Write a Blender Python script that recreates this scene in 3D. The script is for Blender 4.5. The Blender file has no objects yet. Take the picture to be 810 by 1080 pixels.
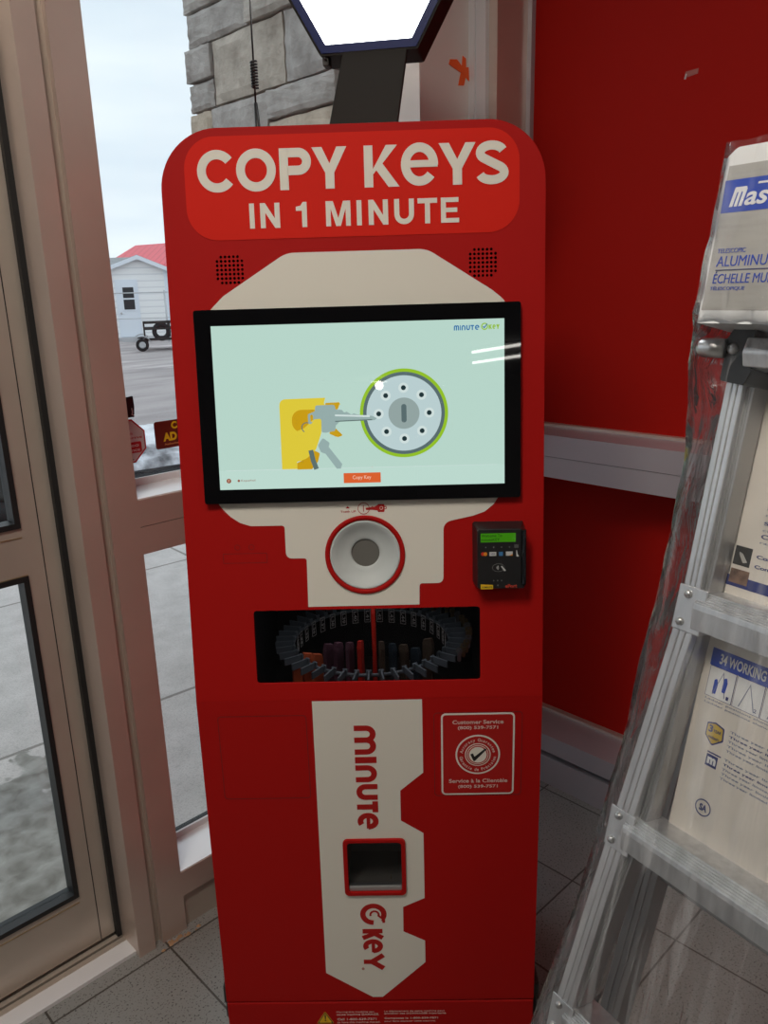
import bpy, bmesh, math, random
from mathutils import Matrix, Vector
random.seed(7)
PI = math.pi
SC = bpy.context.scene
COL = SC.collection

# ------------------------------------------------------------------ materials
def pbr(name, col, rough=.5, metal=0.0, spec=.5, bump=0, bscale=200, var=0, vscale=30, emit=None, estr=1, coat=0, stretch=None):
    m = bpy.data.materials.new(name); m.use_nodes = True
    nt = m.node_tree; b = nt.nodes['Principled BSDF']
    b.inputs['Base Color'].default_value = (*col, 1)
    b.inputs['Roughness'].default_value = rough
    b.inputs['Metallic'].default_value = metal
    b.inputs['Specular IOR Level'].default_value = spec
    b.inputs['Coat Weight'].default_value = coat
    if emit:
        b.inputs['Emission Color'].default_value = (*emit, 1)
        b.inputs['Emission Strength'].default_value = estr
    tc = nt.nodes.new('ShaderNodeTexCoord'); vec = tc.outputs['Object']
    if stretch:
        mp = nt.nodes.new('ShaderNodeMapping'); mp.inputs['Scale'].default_value = stretch
        nt.links.new(vec, mp.inputs['Vector']); vec = mp.outputs['Vector']
    if var:
        n = nt.nodes.new('ShaderNodeTexNoise'); n.inputs['Scale'].default_value = vscale; n.inputs['Detail'].default_value = 5
        nt.links.new(vec, n.inputs['Vector'])
        r = nt.nodes.new('ShaderNodeValToRGB')
        r.color_ramp.elements[0].position = .3; r.color_ramp.elements[1].position = .7
        r.color_ramp.elements[0].color = (*[c*(1-var) for c in col], 1)
        r.color_ramp.elements[1].color = (*[min(1, c*(1+var)) for c in col], 1)
        nt.links.new(n.outputs['Fac'], r.inputs['Fac']); nt.links.new(r.outputs['Color'], b.inputs['Base Color'])
    if bump:
        n = nt.nodes.new('ShaderNodeTexNoise'); n.inputs['Scale'].default_value = bscale; n.inputs['Detail'].default_value = 3
        nt.links.new(vec, n.inputs['Vector'])
        bp = nt.nodes.new('ShaderNodeBump'); bp.inputs['Strength'].default_value = bump; bp.inputs['Distance'].default_value = .001
        nt.links.new(n.outputs['Fac'], bp.inputs['Height']); nt.links.new(bp.outputs['Normal'], b.inputs['Normal'])
    return m

def glass_mat(name, tint=(1, 1, 1), gl=.05):
    m = bpy.data.materials.new(name); m.use_nodes = True; nt = m.node_tree; nt.nodes.clear()
    o = nt.nodes.new('ShaderNodeOutputMaterial'); mix = nt.nodes.new('ShaderNodeMixShader')
    t = nt.nodes.new('ShaderNodeBsdfTransparent'); t.inputs['Color'].default_value = (*tint, 1)
    g = nt.nodes.new('ShaderNodeBsdfGlossy'); g.inputs['Roughness'].default_value = .02
    lw = nt.nodes.new('ShaderNodeLayerWeight'); lw.inputs['Blend'].default_value = .25
    mm = nt.nodes.new('ShaderNodeMath'); mm.operation = 'MULTIPLY_ADD'; mm.inputs[1].default_value = .35; mm.inputs[2].default_value = gl*.4
    nt.links.new(lw.outputs['Fresnel'], mm.inputs[0]); nt.links.new(mm.outputs[0], mix.inputs['Fac'])
    nt.links.new(t.outputs[0], mix.inputs[1]); nt.links.new(g.outputs[0], mix.inputs[2]); nt.links.new(mix.outputs[0], o.inputs['Surface'])
    return m

def wrap_mat():
    m = bpy.data.materials.new('cling film'); m.use_nodes = True; nt = m.node_tree; nt.nodes.clear(); N = nt.nodes.new; Lk = nt.links.new
    o = N('ShaderNodeOutputMaterial'); tc = N('ShaderNodeTexCoord')
    mp = N('ShaderNodeMapping'); mp.inputs['Scale'].default_value = (30, 30, 3.0); Lk(tc.outputs['Object'], mp.inputs['Vector'])
    n1 = N('ShaderNodeTexNoise'); n1.inputs['Scale'].default_value = 1.0; n1.inputs['Detail'].default_value = 6; n1.inputs['Distortion'].default_value = 1.2
    Lk(mp.outputs['Vector'], n1.inputs['Vector'])
    rp = N('ShaderNodeValToRGB'); rp.color_ramp.elements[0].position = .52; rp.color_ramp.elements[0].color = (.025,)*3+(1,)
    rp.color_ramp.elements[1].position = .78; rp.color_ramp.elements[1].color = (.30,)*3+(1,)
    Lk(n1.outputs['Fac'], rp.inputs['Fac'])
    mp2 = N('ShaderNodeMapping'); mp2.inputs['Scale'].default_value = (28, 28, 7); mp2.inputs['Rotation'].default_value = (.2, .35, 0); Lk(tc.outputs['Object'], mp2.inputs['Vector'])
    n2 = N('ShaderNodeTexNoise'); n2.inputs['Scale'].default_value = 1.0; n2.inputs['Detail'].default_value = 4; n2.inputs['Distortion'].default_value = 2
    Lk(mp2.outputs['Vector'], n2.inputs['Vector'])
    bp = N('ShaderNodeBump'); bp.inputs['Strength'].default_value = .5; bp.inputs['Distance'].default_value = .008
    Lk(n2.outputs['Fac'], bp.inputs['Height'])
    t = N('ShaderNodeBsdfTransparent'); t.inputs['Color'].default_value = (.97, .97, .97, 1)
    d = N('ShaderNodeBsdfDiffuse'); d.inputs['Color'].default_value = (.8, .8, .82, 1)
    g = N('ShaderNodeBsdfGlossy'); g.inputs['Roughness'].default_value = .12; Lk(bp.outputs['Normal'], g.inputs['Normal'])
    m1 = N('ShaderNodeMixShader'); Lk(rp.outputs['Color'], m1.inputs['Fac']); Lk(t.outputs[0], m1.inputs[1]); Lk(d.outputs[0], m1.inputs[2])
    fr = N('ShaderNodeFresnel'); fr.inputs['IOR'].default_value = 1.22; Lk(bp.outputs['Normal'], fr.inputs['Normal'])
    m2 = N('ShaderNodeMixShader'); Lk(fr.outputs[0], m2.inputs['Fac']); Lk(m1.outputs[0], m2.inputs[1]); Lk(g.outputs[0], m2.inputs[2])
    Lk(m2.outputs[0], o.inputs['Surface'])
    return m

def emis(name, col, s=1.0):
    # lit pixels of the display behind a glossy cover
    return pbr(name, (.004, .004, .004), .012, 0, .5, emit=col, estr=s*.93)

def srgb(r, g, b):
    f = lambda c: (c/255)/12.92 if c/255 <= .04045 else ((c/255+.055)/1.055)**2.4
    return (f(r), f(g), f(b))

def tile_mat():
    m = bpy.data.materials.new('speckled grey tile'); m.use_nodes = True; nt = m.node_tree; N = nt.nodes.new; Lk = nt.links.new
    b = nt.nodes['Principled BSDF']; b.inputs['Roughness'].default_value = .38
    tc = N('ShaderNodeTexCoord'); mp = N('ShaderNodeMapping'); Lk(tc.outputs['Object'], mp.inputs['Vector'])
    mp.inputs['Location'].default_value = (.18+.2975*40, .02+.2975*40, 0)
    br = N('ShaderNodeTexBrick'); br.offset = 0; br.squash = 1
    br.inputs['Scale'].default_value = 1; br.inputs['Brick Width'].default_value = .2975; br.inputs['Row Height'].default_value = .2975
    br.inputs['Mortar Size'].default_value = .003; br.inputs['Mortar Smooth'].default_value = .3
    br.inputs['Color1'].default_value = (.30, .295, .285, 1); br.inputs['Color2'].default_value = (.26, .258, .25, 1); br.inputs['Mortar'].default_value = (.075, .065, .055, 1)
    Lk(mp.outputs['Vector'], br.inputs['Vector'])
    n = N('ShaderNodeTexNoise'); n.inputs['Scale'].default_value = 210; n.inputs['Detail'].default_value = 2; Lk(tc.outputs['Object'], n.inputs['Vector'])
    r = N('ShaderNodeValToRGB'); r.color_ramp.elements[0].position = .33; r.color_ramp.elements[0].color = (.25, .24, .23, 1)
    r.color_ramp.elements[1].position = .42; r.color_ramp.elements[1].color = (1, 1, 1, 1); Lk(n.outputs['Fac'], r.inputs['Fac'])
    n2 = N('ShaderNodeTexNoise'); n2.inputs['Scale'].default_value = 4; n2.inputs['Detail'].default_value = 6; Lk(tc.outputs['Object'], n2.inputs['Vector'])
    r2 = N('ShaderNodeValToRGB'); r2.color_ramp.elements[0].color = (.72, .71, .7, 1); r2.color_ramp.elements[1].color = (1.1, 1.1, 1.1, 1); Lk(n2.outputs['Fac'], r2.inputs['Fac'])
    m1 = N('ShaderNodeMixRGB'); m1.blend_type = 'MULTIPLY'; m1.inputs[0].default_value = 1; Lk(br.outputs['Color'], m1.inputs[1]); Lk(r.outputs['Color'], m1.inputs[2])
    m2 = N('ShaderNodeMixRGB'); m2.blend_type = 'MULTIPLY'; m2.inputs[0].default_value = 1; Lk(m1.outputs[0], m2.inputs[1]); Lk(r2.outputs['Color'], m2.inputs[2])
    Lk(m2.outputs[0], b.inputs['Base Color'])
    return m

def pavement_mat():
    # concrete walk by the building with control joints and a wet stain, asphalt lot beyond, faint slush bands
    m = bpy.data.materials.new('concrete and asphalt'); m.use_nodes = True; nt = m.node_tree; N = nt.nodes.new; Lk = nt.links.new
    b = nt.nodes['Principled BSDF']; b.inputs['Roughness'].default_value = .8
    tc = N('ShaderNodeTexCoord')
    def noise(s, d=5, dist=0, sc=None):
        n = N('ShaderNodeTexNoise'); n.inputs['Scale'].default_value = s; n.inputs['Detail'].default_value = d; n.inputs['Distortion'].default_value = dist
        if sc:
            mp = N('ShaderNodeMapping'); mp.inputs['Scale'].default_value = sc; Lk(tc.outputs['Object'], mp.inputs['Vector']); Lk(mp.outputs['Vector'], n.inputs['Vector'])
        else: Lk(tc.outputs['Object'], n.inputs['Vector'])
        return n.outputs['Fac']
    def ramp(f, p0, c0, p1, c1):
        r = N('ShaderNodeValToRGB'); r.color_ramp.elements[0].position = p0; r.color_ramp.elements[1].position = p1
        r.color_ramp.elements[0].color = (*c0, 1); r.color_ramp.elements[1].color = (*c1, 1); Lk(f, r.inputs['Fac']); return r.outputs['Color']
    def mix(f, a, c, mode='MIX'):
        x = N('ShaderNodeMixRGB'); x.blend_type = mode
        if isinstance(f, (int, float)): x.inputs[0].default_value = f
        else: Lk(f, x.inputs[0])
        Lk(a, x.inputs[1]); Lk(c, x.inputs[2]); return x.outputs[0]
    def smooth(val, a, c):
        r = N('ShaderNodeMapRange'); r.interpolation_type = 'SMOOTHSTEP'; r.inputs['From Min'].default_value = a; r.inputs['From Max'].default_value = c
        Lk(val, r.inputs['Value']); return r.outputs[0]
    sep = N('ShaderNodeSeparateXYZ'); Lk(tc.outputs['Object'], sep.inputs[0])
    conc = ramp(noise(7, 9), .3, (.52, .48, .46), .7, (.66, .61, .59))
    fine = ramp(noise(160, 2), .35, (.82, .82, .82), .5, (1, 1, 1)); conc = mix(1, conc, fine, 'MULTIPLY')
    br = N('ShaderNodeTexBrick'); br.offset = 0; br.inputs['Scale'].default_value = 1; br.inputs['Brick Width'].default_value = 1.9; br.inputs['Row Height'].default_value = 1.55
    br.inputs['Mortar Size'].default_value = .012; br.inputs['Mortar Smooth'].default_value = .5
    br.inputs['Color1'].default_value = (1, 1, 1, 1); br.inputs['Color2'].default_value = (.95, .95, .95, 1); br.inputs['Mortar'].default_value = (.45, .44, .42, 1)
    mp = N('ShaderNodeMapping'); mp.inputs['Location'].default_value = (19.6, 15.28, 0); mp.inputs['Rotation'].default_value = (0, 0, .06); Lk(tc.outputs['Object'], mp.inputs['Vector']); Lk(mp.outputs['Vector'], br.inputs['Vector'])
    conc = mix(1, conc, br.outputs['Color'], 'MULTIPLY')
    # wet stain next to the door sill
    ad = N('ShaderNodeVectorMath'); ad.operation = 'DISTANCE'; ad.inputs[1].default_value = (-.42, 1.25, 0); Lk(tc.outputs['Object'], ad.inputs[0])
    nn = noise(5, 8, .6); ma = N('ShaderNodeMath'); ma.operation = 'MULTIPLY_ADD'; ma.inputs[1].default_value = 1.3; Lk(nn, ma.inputs[0]); Lk(ad.outputs['Value'], ma.inputs[2])
    st = smooth(ma.outputs[0], 1.13, 1.06)
    dk = ramp(noise(16, 9, .4), .3, (.17, .155, .135), .7, (.40, .385, .36)); conc = mix(st, conc, dk)
    asp = ramp(noise(1.0, 8, .5, (.35, 1.2, 1)), .35, (.31, .275, .275), .65, (.47, .42, .415))
    asp = mix(1, asp, ramp(noise(60, 3), .35, (.8, .8, .8), .55, (1.08, 1.08, 1.08)), 'MULTIPLY')
    slush = ramp(noise(1.0, 6, 1.0, (.22, .55, 1)), .56, (0, 0, 0), .66, (.22, .2, .2)); asp = mix(1, asp, slush, 'ADD')
    f = smooth(sep.outputs['Y'], 4.55, 4.65)
    Lk(mix(f, conc, asp), b.inputs['Base Color'])
    return m

def stone_mat():
    m = bpy.data.materials.new('split grey stone'); m.use_nodes = True; nt = m.node_tree; N = nt.nodes.new; Lk = nt.links.new
    b = nt.nodes['Principled BSDF']; b.inputs['Roughness'].default_value = .9
    ge = N('ShaderNodeNewGeometry'); r = N('ShaderNodeValToRGB'); cr = r.color_ramp
    cols = [(.0, (.46, .44, .43)), (.3, (.56, .52, .48)), (.55, (.62, .53, .43)), (.75, (.50, .48, .46)), (1, (.70, .64, .57))]
    cr.elements[0].color = (*cols[0][1], 1); cr.elements[1].color = (*cols[-1][1], 1)
    for p, c in cols[1:-1]: e = cr.elements.new(p); e.color = (*c, 1)
    Lk(ge.outputs['Random Per Island'], r.inputs['Fac'])
    tc = N('ShaderNodeTexCoord'); n = N('ShaderNodeTexNoise'); n.inputs['Scale'].default_value = 9; n.inputs['Detail'].default_value = 9; n.inputs['Roughness'].default_value = .65; Lk(tc.outputs['Object'], n.inputs['Vector'])
    r2 = N('ShaderNodeValToRGB'); r2.color_ramp.elements[0].position = .3; r2.color_ramp.elements[0].color = (.6, .58, .55, 1); r2.color_ramp.elements[1].position = .7; r2.color_ramp.elements[1].color = (1.15, 1.13, 1.1, 1)
    Lk(n.outputs['Fac'], r2.inputs['Fac'])
    x = N('ShaderNodeMixRGB'); x.blend_type = 'MULTIPLY'; x.inputs[0].default_value = 1; Lk(r.outputs['Color'], x.inputs[1]); Lk(r2.outputs['Color'], x.inputs[2]); Lk(x.outputs[0], b.inputs['Base Color'])
    bp = N('ShaderNodeBump'); bp.inputs['Strength'].default_value = .7; bp.inputs['Distance'].default_value = .03; Lk(n.outputs['Fac'], bp.inputs['Height']); Lk(bp.outputs['Normal'], b.inputs['Normal'])
    return m

def wave_mat(name, c0, c1, scale, axis='Z', rough=.5, metal=0, bump=.3):
    m = bpy.data.materials.new(name); m.use_nodes = True; nt = m.node_tree; N = nt.nodes.new; Lk = nt.links.new
    b = nt.nodes['Principled BSDF']; b.inputs['Roughness'].default_value = rough; b.inputs['Metallic'].default_value = metal
    tc = N('ShaderNodeTexCoord'); w = N('ShaderNodeTexWave'); w.bands_direction = axis; w.wave_profile = 'SAW'; w.inputs['Scale'].default_value = scale; Lk(tc.outputs['Object'], w.inputs['Vector'])
    r = N('ShaderNodeValToRGB'); r.color_ramp.elements[0].color = (*c0, 1); r.color_ramp.elements[1].color = (*c1, 1); r.color_ramp.elements[0].position = 0; r.color_ramp.elements[1].position = .25
    Lk(w.outputs['Fac'], r.inputs['Fac']); Lk(r.outputs['Color'], b.inputs['Base Color'])
    bp = N('ShaderNodeBump'); bp.inputs['Strength'].default_value = bump; bp.inputs['Distance'].default_value = .01; Lk(w.outputs['Fac'], bp.inputs['Height']); Lk(bp.outputs['Normal'], b.inputs['Normal'])
    return m

M_RED = pbr('red powder coat', (.37, .006, .005), .6, 0, .12, bump=.12, bscale=900)
M_REDHI = pbr('bright red vinyl', (.60, .016, .008), .6, 0, .1)
M_REDINK = pbr('red ink', (.38, .012, .01), .6, 0, .2)
M_REDLINE = pbr('dark red seam', (.10, .004, .003), .7)
M_WHITE = pbr('white vinyl', (.70, .67, .60), .6, 0, .2, bump=.06, bscale=500)
M_BLACK = pbr('black plastic', (.012, .012, .013), .35)
M_GLOSSBLK = pbr('gloss black bezel', (.004, .004, .005), .02, 0, .5)
M_DARK = pbr('dark grey metal', (.028, .026, .024), .5, .2)
M_DARKBOX = pbr('dark interior', (.010, .011, .014), .6)
M_NECK = pbr('charcoal steel', (.015, .013, .011), .6, 0, .15, bump=.15, bscale=700)
M_NAVY = pbr('navy border', (.004, .012, .10), .35, 0, .2)
M_LIT = pbr('lit sign face', (.8, .8, .8), .4, emit=(.93, .97, 1), estr=7)
M_ALU = pbr('champagne anodised aluminium', (.62, .50, .44), .33, .5, .5, var=.05, vscale=6, bump=.08, bscale=300)
M_ALU2 = pbr('grey anodised aluminium', (.52, .45, .39), .36, .45, .5, var=.05, vscale=8)
M_ALUPALE = pbr('pale painted aluminium', (.74, .73, .75), .4, .05, .5)
M_POST = pbr('pinkish grey post paint', (.80, .73, .70), .45, .05, .5)
M_TRIM = pbr('lavender grey aluminium', (.47, .45, .49), .38, .35, .5)
M_SILL = pbr('sky whitened sill aluminium', (.88, .89, .92), .22, .15, .8)  # aluminium sill; the sky's brightness is partly put into the base colour
M_GASKET = pbr('black rubber gasket', (.01, .01, .011), .5)
M_MILL = pbr('mill aluminium', (.66, .67, .69), .33, .75, .5, var=.12, vscale=5, stretch=(20, 20, 1.5), bump=.15, bscale=40)
M_MILLD = pbr('scuffed grey aluminium', (.42, .42, .42), .42, .7, .5, var=.15, vscale=6)
M_STEEL = pbr('zinc plated steel', (.6, .6, .6), .3, .9)
M_GOLD = pbr('brass coloured edge', (.45, .34, .20), .3, .8)
M_REDWALL = pbr('red laminate panel', (.40, .008, .004), .55, 0, .10, bump=.1, bscale=700)
M_CARD = pbr('printed cardboard', (.68, .63, .57), .6, 0, .3, var=.06, vscale=9)
M_CARDW = pbr('white cardboard', (.76, .76, .76), .5)
M_CARDG = pbr('grey printed photo', (.40, .385, .36), .5, 0, .4, var=.12, vscale=8, stretch=(1, 1, 10))
M_BLUE = pbr('blue print', (.012, .055, .42), .45)
M_NAVYINK = pbr('navy ink', (.02, .03, .16), .5)
M_GREYINK = pbr('grey blue ink', (.22, .24, .33), .6)
M_WHITEINK = pbr('white ink', (.75, .75, .75), .5)
M_PALEINK = pbr('pale red white ink', (.60, .42, .38), .5)
M_BLACKINK = pbr('black ink', (.01, .01, .01), .5)
M_YELLOW = pbr('yellow sticker', (.75, .46, .01), .45)
M_ORANGE = pbr('orange tape', (1, .13, .015), .6)
M_GOLDINK = pbr('gold print', (.55, .38, .06), .4)
M_RUBBER = pbr('tyre rubber', (.012, .012, .013), .7)
M_CEIL = pbr('ceiling white', (.62, .61, .59), .8, bump=.3, bscale=60)
M_WALLB = pbr('painted wall', (.33, .32, .30), .8)
M_SNOW = pbr('old snow', (.78, .80, .84), .7, var=.18, vscale=6, bump=1, bscale=20)
M_DIRTY = pbr('dirty snow', (.42, .42, .45), .85, var=.85, vscale=6, bump=1, bscale=30)
M_SLUSH = pbr('dark wet slush', (.018, .018, .02), .8, 0, .1, var=.5, vscale=5, bump=1, bscale=15)
M_GLASS = glass_mat('window glass', (.96, .985, .98))
M_VGLASS = glass_mat('viewing glass', (.75, .75, .77), .0)
M_WRAP = wrap_mat()
M_TILE = tile_mat(); M_PAVE = pavement_mat(); M_STONE = stone_mat()
M_SIDING = wave_mat('white lap siding', (.68, .69, .72), (.93, .93, .93), 1.3)
M_ROOFRED = wave_mat('red metal roofing', (.55, .05, .07), (.80, .09, .12), .9, 'X', .4)
M_SHINGLE = pbr('grey shingles', (.36, .37, .38), .85, var=.15, vscale=12)
M_DOORW = pbr('white door paint', (.78, .83, .90), .5)
M_DARKPANE = pbr('dark pane', (.035, .04, .045), .15)
M_TAN = pbr('tan timber', (.50, .33, .12), .7)
M_GALV = pbr('galvanised steel', (.55, .56, .58), .45, .6)
M_HOLE = pbr('speaker hole', (.004, .001, .001), 1, 0, 0)
M_TAG = pbr('slot label', (.5, .5, .5), .6)
M_FIN = pbr('blue grey carousel plastic', (.10, .125, .15), .45)

# ------------------------------------------------------------------ geometry helpers
def curve_geo(contours, depth=0.0):
    cu = bpy.data.curves.new('c', 'CURVE'); cu.dimensions = '2D'; cu.fill_mode = 'BOTH'; cu.extrude = depth/2
    for c in contours:
        sp = cu.splines.new('POLY'); sp.points.add(len(c)-1)
        for i, p in enumerate(c): sp.points[i].co = (p[0], p[1], 0, 1)
        sp.use_cyclic_u = True
    ob = bpy.data.objects.new('c', cu); me = ob.to_mesh()
    v = [tuple(x.co) for x in me.vertices]; f = [tuple(p.vertices) for p in me.polygons]
    ob.to_mesh_clear(); bpy.data.objects.remove(ob); bpy.data.curves.remove(cu)
    return v, f

def text_geo(body, bold=0.0, depth=0.0, spacing=1.0):
    cu = bpy.data.curves.new('t', 'FONT'); cu.body = body; cu.size = 1; cu.offset = bold; cu.extrude = depth/2; cu.resolution_u = 4
    cu.space_character = spacing
    ob = bpy.data.objects.new('t', cu); me = ob.to_mesh()
    v = [tuple(x.co) for x in me.vertices]; f = [tuple(p.vertices) for p in me.polygons]
    ob.to_mesh_clear(); bpy.data.objects.remove(ob); bpy.data.curves.remove(cu)
    return v, f

class MB:
    """collects shapes and links them as one mesh object"""
    def __init__(self): self.v = []; self.f = []; self.m = []; self.mats = []; self.sm = []
    def mi(self, mat):
        if mat not in self.mats: self.mats.append(mat)
        return self.mats.index(mat)
    def raw(self, v, f, mat, T=None, smooth=False):
        o = len(self.v); k = self.mi(mat)
        for p in v: self.v.append(tuple(T @ Vector(p)) if T else tuple(p))
        for q in f: self.f.append([i+o for i in q]); self.m.append(k); self.sm.append(smooth)
        return self
    def box(self, x0, x1, y0, y1, z0, z1, mat, T=None, bev=0):
        if bev:
            bm = bmesh.new(); bmesh.ops.create_cube(bm, size=1)
            for q in bm.verts: q.co = ((x0+x1)/2+q.co.x*(x1-x0), (y0+y1)/2+q.co.y*(y1-y0), (z0+z1)/2+q.co.z*(z1-z0))
            bmesh.ops.bevel(bm, geom=bm.edges[:], offset=bev, segments=2, affect='EDGES', profile=.5)
            bm.verts.index_update(); v = [tuple(q.co) for q in bm.verts]; f = [[w.index for w in p.verts] for p in bm.faces]; bm.free()
            return self.raw(v, f, mat, T)
        v = [(x, y, z) for x in (x0, x1) for y in (y0, y1) for z in (z0, z1)]
        f = [(0, 1, 3, 2), (4, 6, 7, 5), (0, 4, 5, 1), (2, 3, 7, 6), (0, 2, 6, 4), (1, 5, 7, 3)]
        return self.raw(v, f, mat, T)
    def tube(self, pts, r, mat, n=8, T=None, cap=True):
        pts = [Vector(p) for p in pts]; v = []; f = []
        rr = r if isinstance(r, (list, tuple)) else [r]*len(pts)
        ref = None
        for i, p in enumerate(pts):
            d = (pts[min(i+1, len(pts)-1)]-pts[max(i-1, 0)]).normalized()
            if ref is None: ref = Vector((0, 0, 1)) if abs(d.z) < .9 else Vector((1, 0, 0))
            a = d.cross(ref).normalized(); b = d.cross(a).normalized(); ref = -b if False else ref
            for j in range(n):
                t = 2*PI*j/n; v.append(tuple(p+(a*math.cos(t)+b*math.sin(t))*rr[i]))
        for i in range(len(pts)-1):
            for j in range(n): f.append((i*n+j, i*n+(j+1) % n, (i+1)*n+(j+1) % n, (i+1)*n+j))
        if cap: f.append(tuple(range(n))[::-1]); f.append(tuple((len(pts)-1)*n+j for j in range(n)))
        return self.raw(v, f, mat, T, True)
    def lathe(self, prof, mat, n=48, T=None, smooth=True):
        v = []; f = []
        for r, h in prof:
            for j in range(n): t = 2*PI*j/n; v.append((r*math.cos(t), r*math.sin(t), h))
        for i in range(len(prof)-1):
            for j in range(n): f.append((i*n+j, i*n+(j+1) % n, (i+1)*n+(j+1) % n, (i+1)*n+j))
        return self.raw(v, f, mat, T, smooth)
    def flat(self, contours, mat, T=None, h0=0.0, h1=.0004):
        v, f = curve_geo(contours, h1-h0); c = (h0+h1)/2
        return self.raw([(x, y, z+c) for x, y, z in v], f, mat, T)
    def text(self, body, x0, x1, y0, y1, mat, T=None, h=.0004, h0=0.0, bold=0.0, rot=0, spacing=1.0):
        v, f = text_geo(body, bold, 1.0, spacing)
        if not v: return self
        xs = [p[0] for p in v]; ys = [p[1] for p in v]; a, b, c, d = min(xs), max(xs), min(ys), max(ys)
        out = []
        for p in v:
            s, t = (p[0]-a)/(b-a), (p[1]-c)/(d-c)
            if rot: x, y = x0+t*(x1-x0), y1-s*(y1-y0)     # reads downward, tops to the right
            else: x, y = x0+s*(x1-x0), y0+t*(y1-y0)
            out.append((x, y, h0+(h-h0)*(p[2]+.5)))
        return self.raw(out, f, mat, T)
    def textc(self, body, cx, cy, hgt, mat, T=None, h=.0004, h0=0.0, bold=0.0, ang=0, align='c', wide=1.0):
        v, f = text_geo(body, bold, 1.0)
        if not v: return self
        xs = [p[0] for p in v]; a, b = min(xs), max(xs); k = hgt/.73
        ox = {'c': (a+b)/2, 'l': a, 'r': b}[align]
        ca, sa = math.cos(ang), math.sin(ang); out = []
        for p in v:
            x, y = (p[0]-ox)*k*wide, (p[1]-.365)*k
            out.append((cx+x*ca-y*sa, cy+x*sa+y*ca, h0+(h-h0)*(p[2]+.5)))
        return self.raw(out, f, mat, T)
    def build(self, name, parent=None, label=None, bevel=0):
        me = bpy.data.meshes.new(name); me.from_pydata(self.v, [], self.f)
        for mt in self.mats: me.materials.append(mt)
        for p, k, s in zip(me.polygons, self.m, self.sm): p.material_index = k; p.use_smooth = s
        bm = bmesh.new(); bm.from_mesh(me); bmesh.ops.remove_doubles(bm, verts=bm.verts, dist=1e-6); bmesh.ops.recalc_face_normals(bm, faces=bm.faces); bm.to_mesh(me); bm.free()
        o = bpy.data.objects.new(name, me); COL.objects.link(o)
        if parent: o.parent = parent
        if label: o['label'] = label
        if bevel:
            b = o.modifiers.new('bev', 'BEVEL'); b.width = bevel; b.segments = 2; b.limit_method = 'ANGLE'; b.angle_limit = .6
        return o

def empty(name, loc=(0, 0, 0), rz=0, M=None):
    o = bpy.data.objects.new(name, None); COL.objects.link(o); o.empty_display_size = .1
    if M is not None: o.matrix_world = M
    else: o.location = loc; o.rotation_euler = (0, 0, rz)
    return o
def tag(o, label, cat, group=None, kind=None):
    o['label'] = label; o['category'] = cat
    if group: o['group'] = group
    if kind: o['kind'] = kind
    return o
def struct(o): o['kind'] = 'structure'; return o

def circ(cx, cy, r, n=48, a0=0, a1=2*PI, ry=None):
    full = abs(a1-a0-2*PI) < 1e-6
    return [(cx+r*math.cos(a0+(a1-a0)*i/(n if full else n-1)), cy+(ry or r)*math.sin(a0+(a1-a0)*i/(n if full else n-1))) for i in range(n)]
def rrect(x0, x1, y0, y1, r, n=6):
    p = []
    for cx, cy, a in ((x1-r, y1-r, 0), (x0+r, y1-r, PI/2), (x0+r, y0+r, PI), (x1-r, y0+r, 1.5*PI)):
        p += [(cx+r*math.cos(a+PI/2*i/n), cy+r*math.sin(a+PI/2*i/n)) for i in range(n+1)]
    return p
def rect(x0, x1, y0, y1): return [(x0, y0), (x1, y0), (x1, y1), (x0, y1)]
def fillet(pts, n=6):
    """pts: (x, y, r) corners -> polygon with rounded corners"""
    out = []; k = len(pts)
    for i in range(k):
        p = Vector(pts[i][:2]); r = pts[i][2] if len(pts[i]) > 2 else 0
        a = Vector(pts[i-1][:2])-p; b = Vector(pts[(i+1) % k][:2])-p
        if r <= 0: out.append(tuple(p)); continue
        la, lb = a.length, b.length; a.normalize(); b.normalize()
        ang = a.angle(b); t = min(r/math.tan(ang/2), la*.49, lb*.49)
        q0, q1 = p+a*t, p+b*t
        for j in range(n+1):
            s = j/n; out.append(tuple(q0*(1-s)**2+p*2*s*(1-s)+q1*s*s))
    return out
def stroke(pts, w):
    """open polyline -> outline of constant width, square ends"""
    L = []; R = []; n = len(pts)
    for i in range(n):
        p = Vector(pts[i]); d0 = (p-Vector(pts[i-1])).normalized() if i else None; d1 = (Vector(pts[i+1])-p).normalized() if i < n-1 else None
        d0 = d0 or d1; d1 = d1 or d0
        n0 = Vector((-d0.y, d0.x)); n1 = Vector((-d1.y, d1.x)); m = (n0+n1).normalized(); k = min(1/max(.2, m.dot(n0)), 2.5)
        L.append(tuple(p+m*k*w/2)); R.append(tuple(p-m*k*w/2))
    return L+R[::-1]

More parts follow.
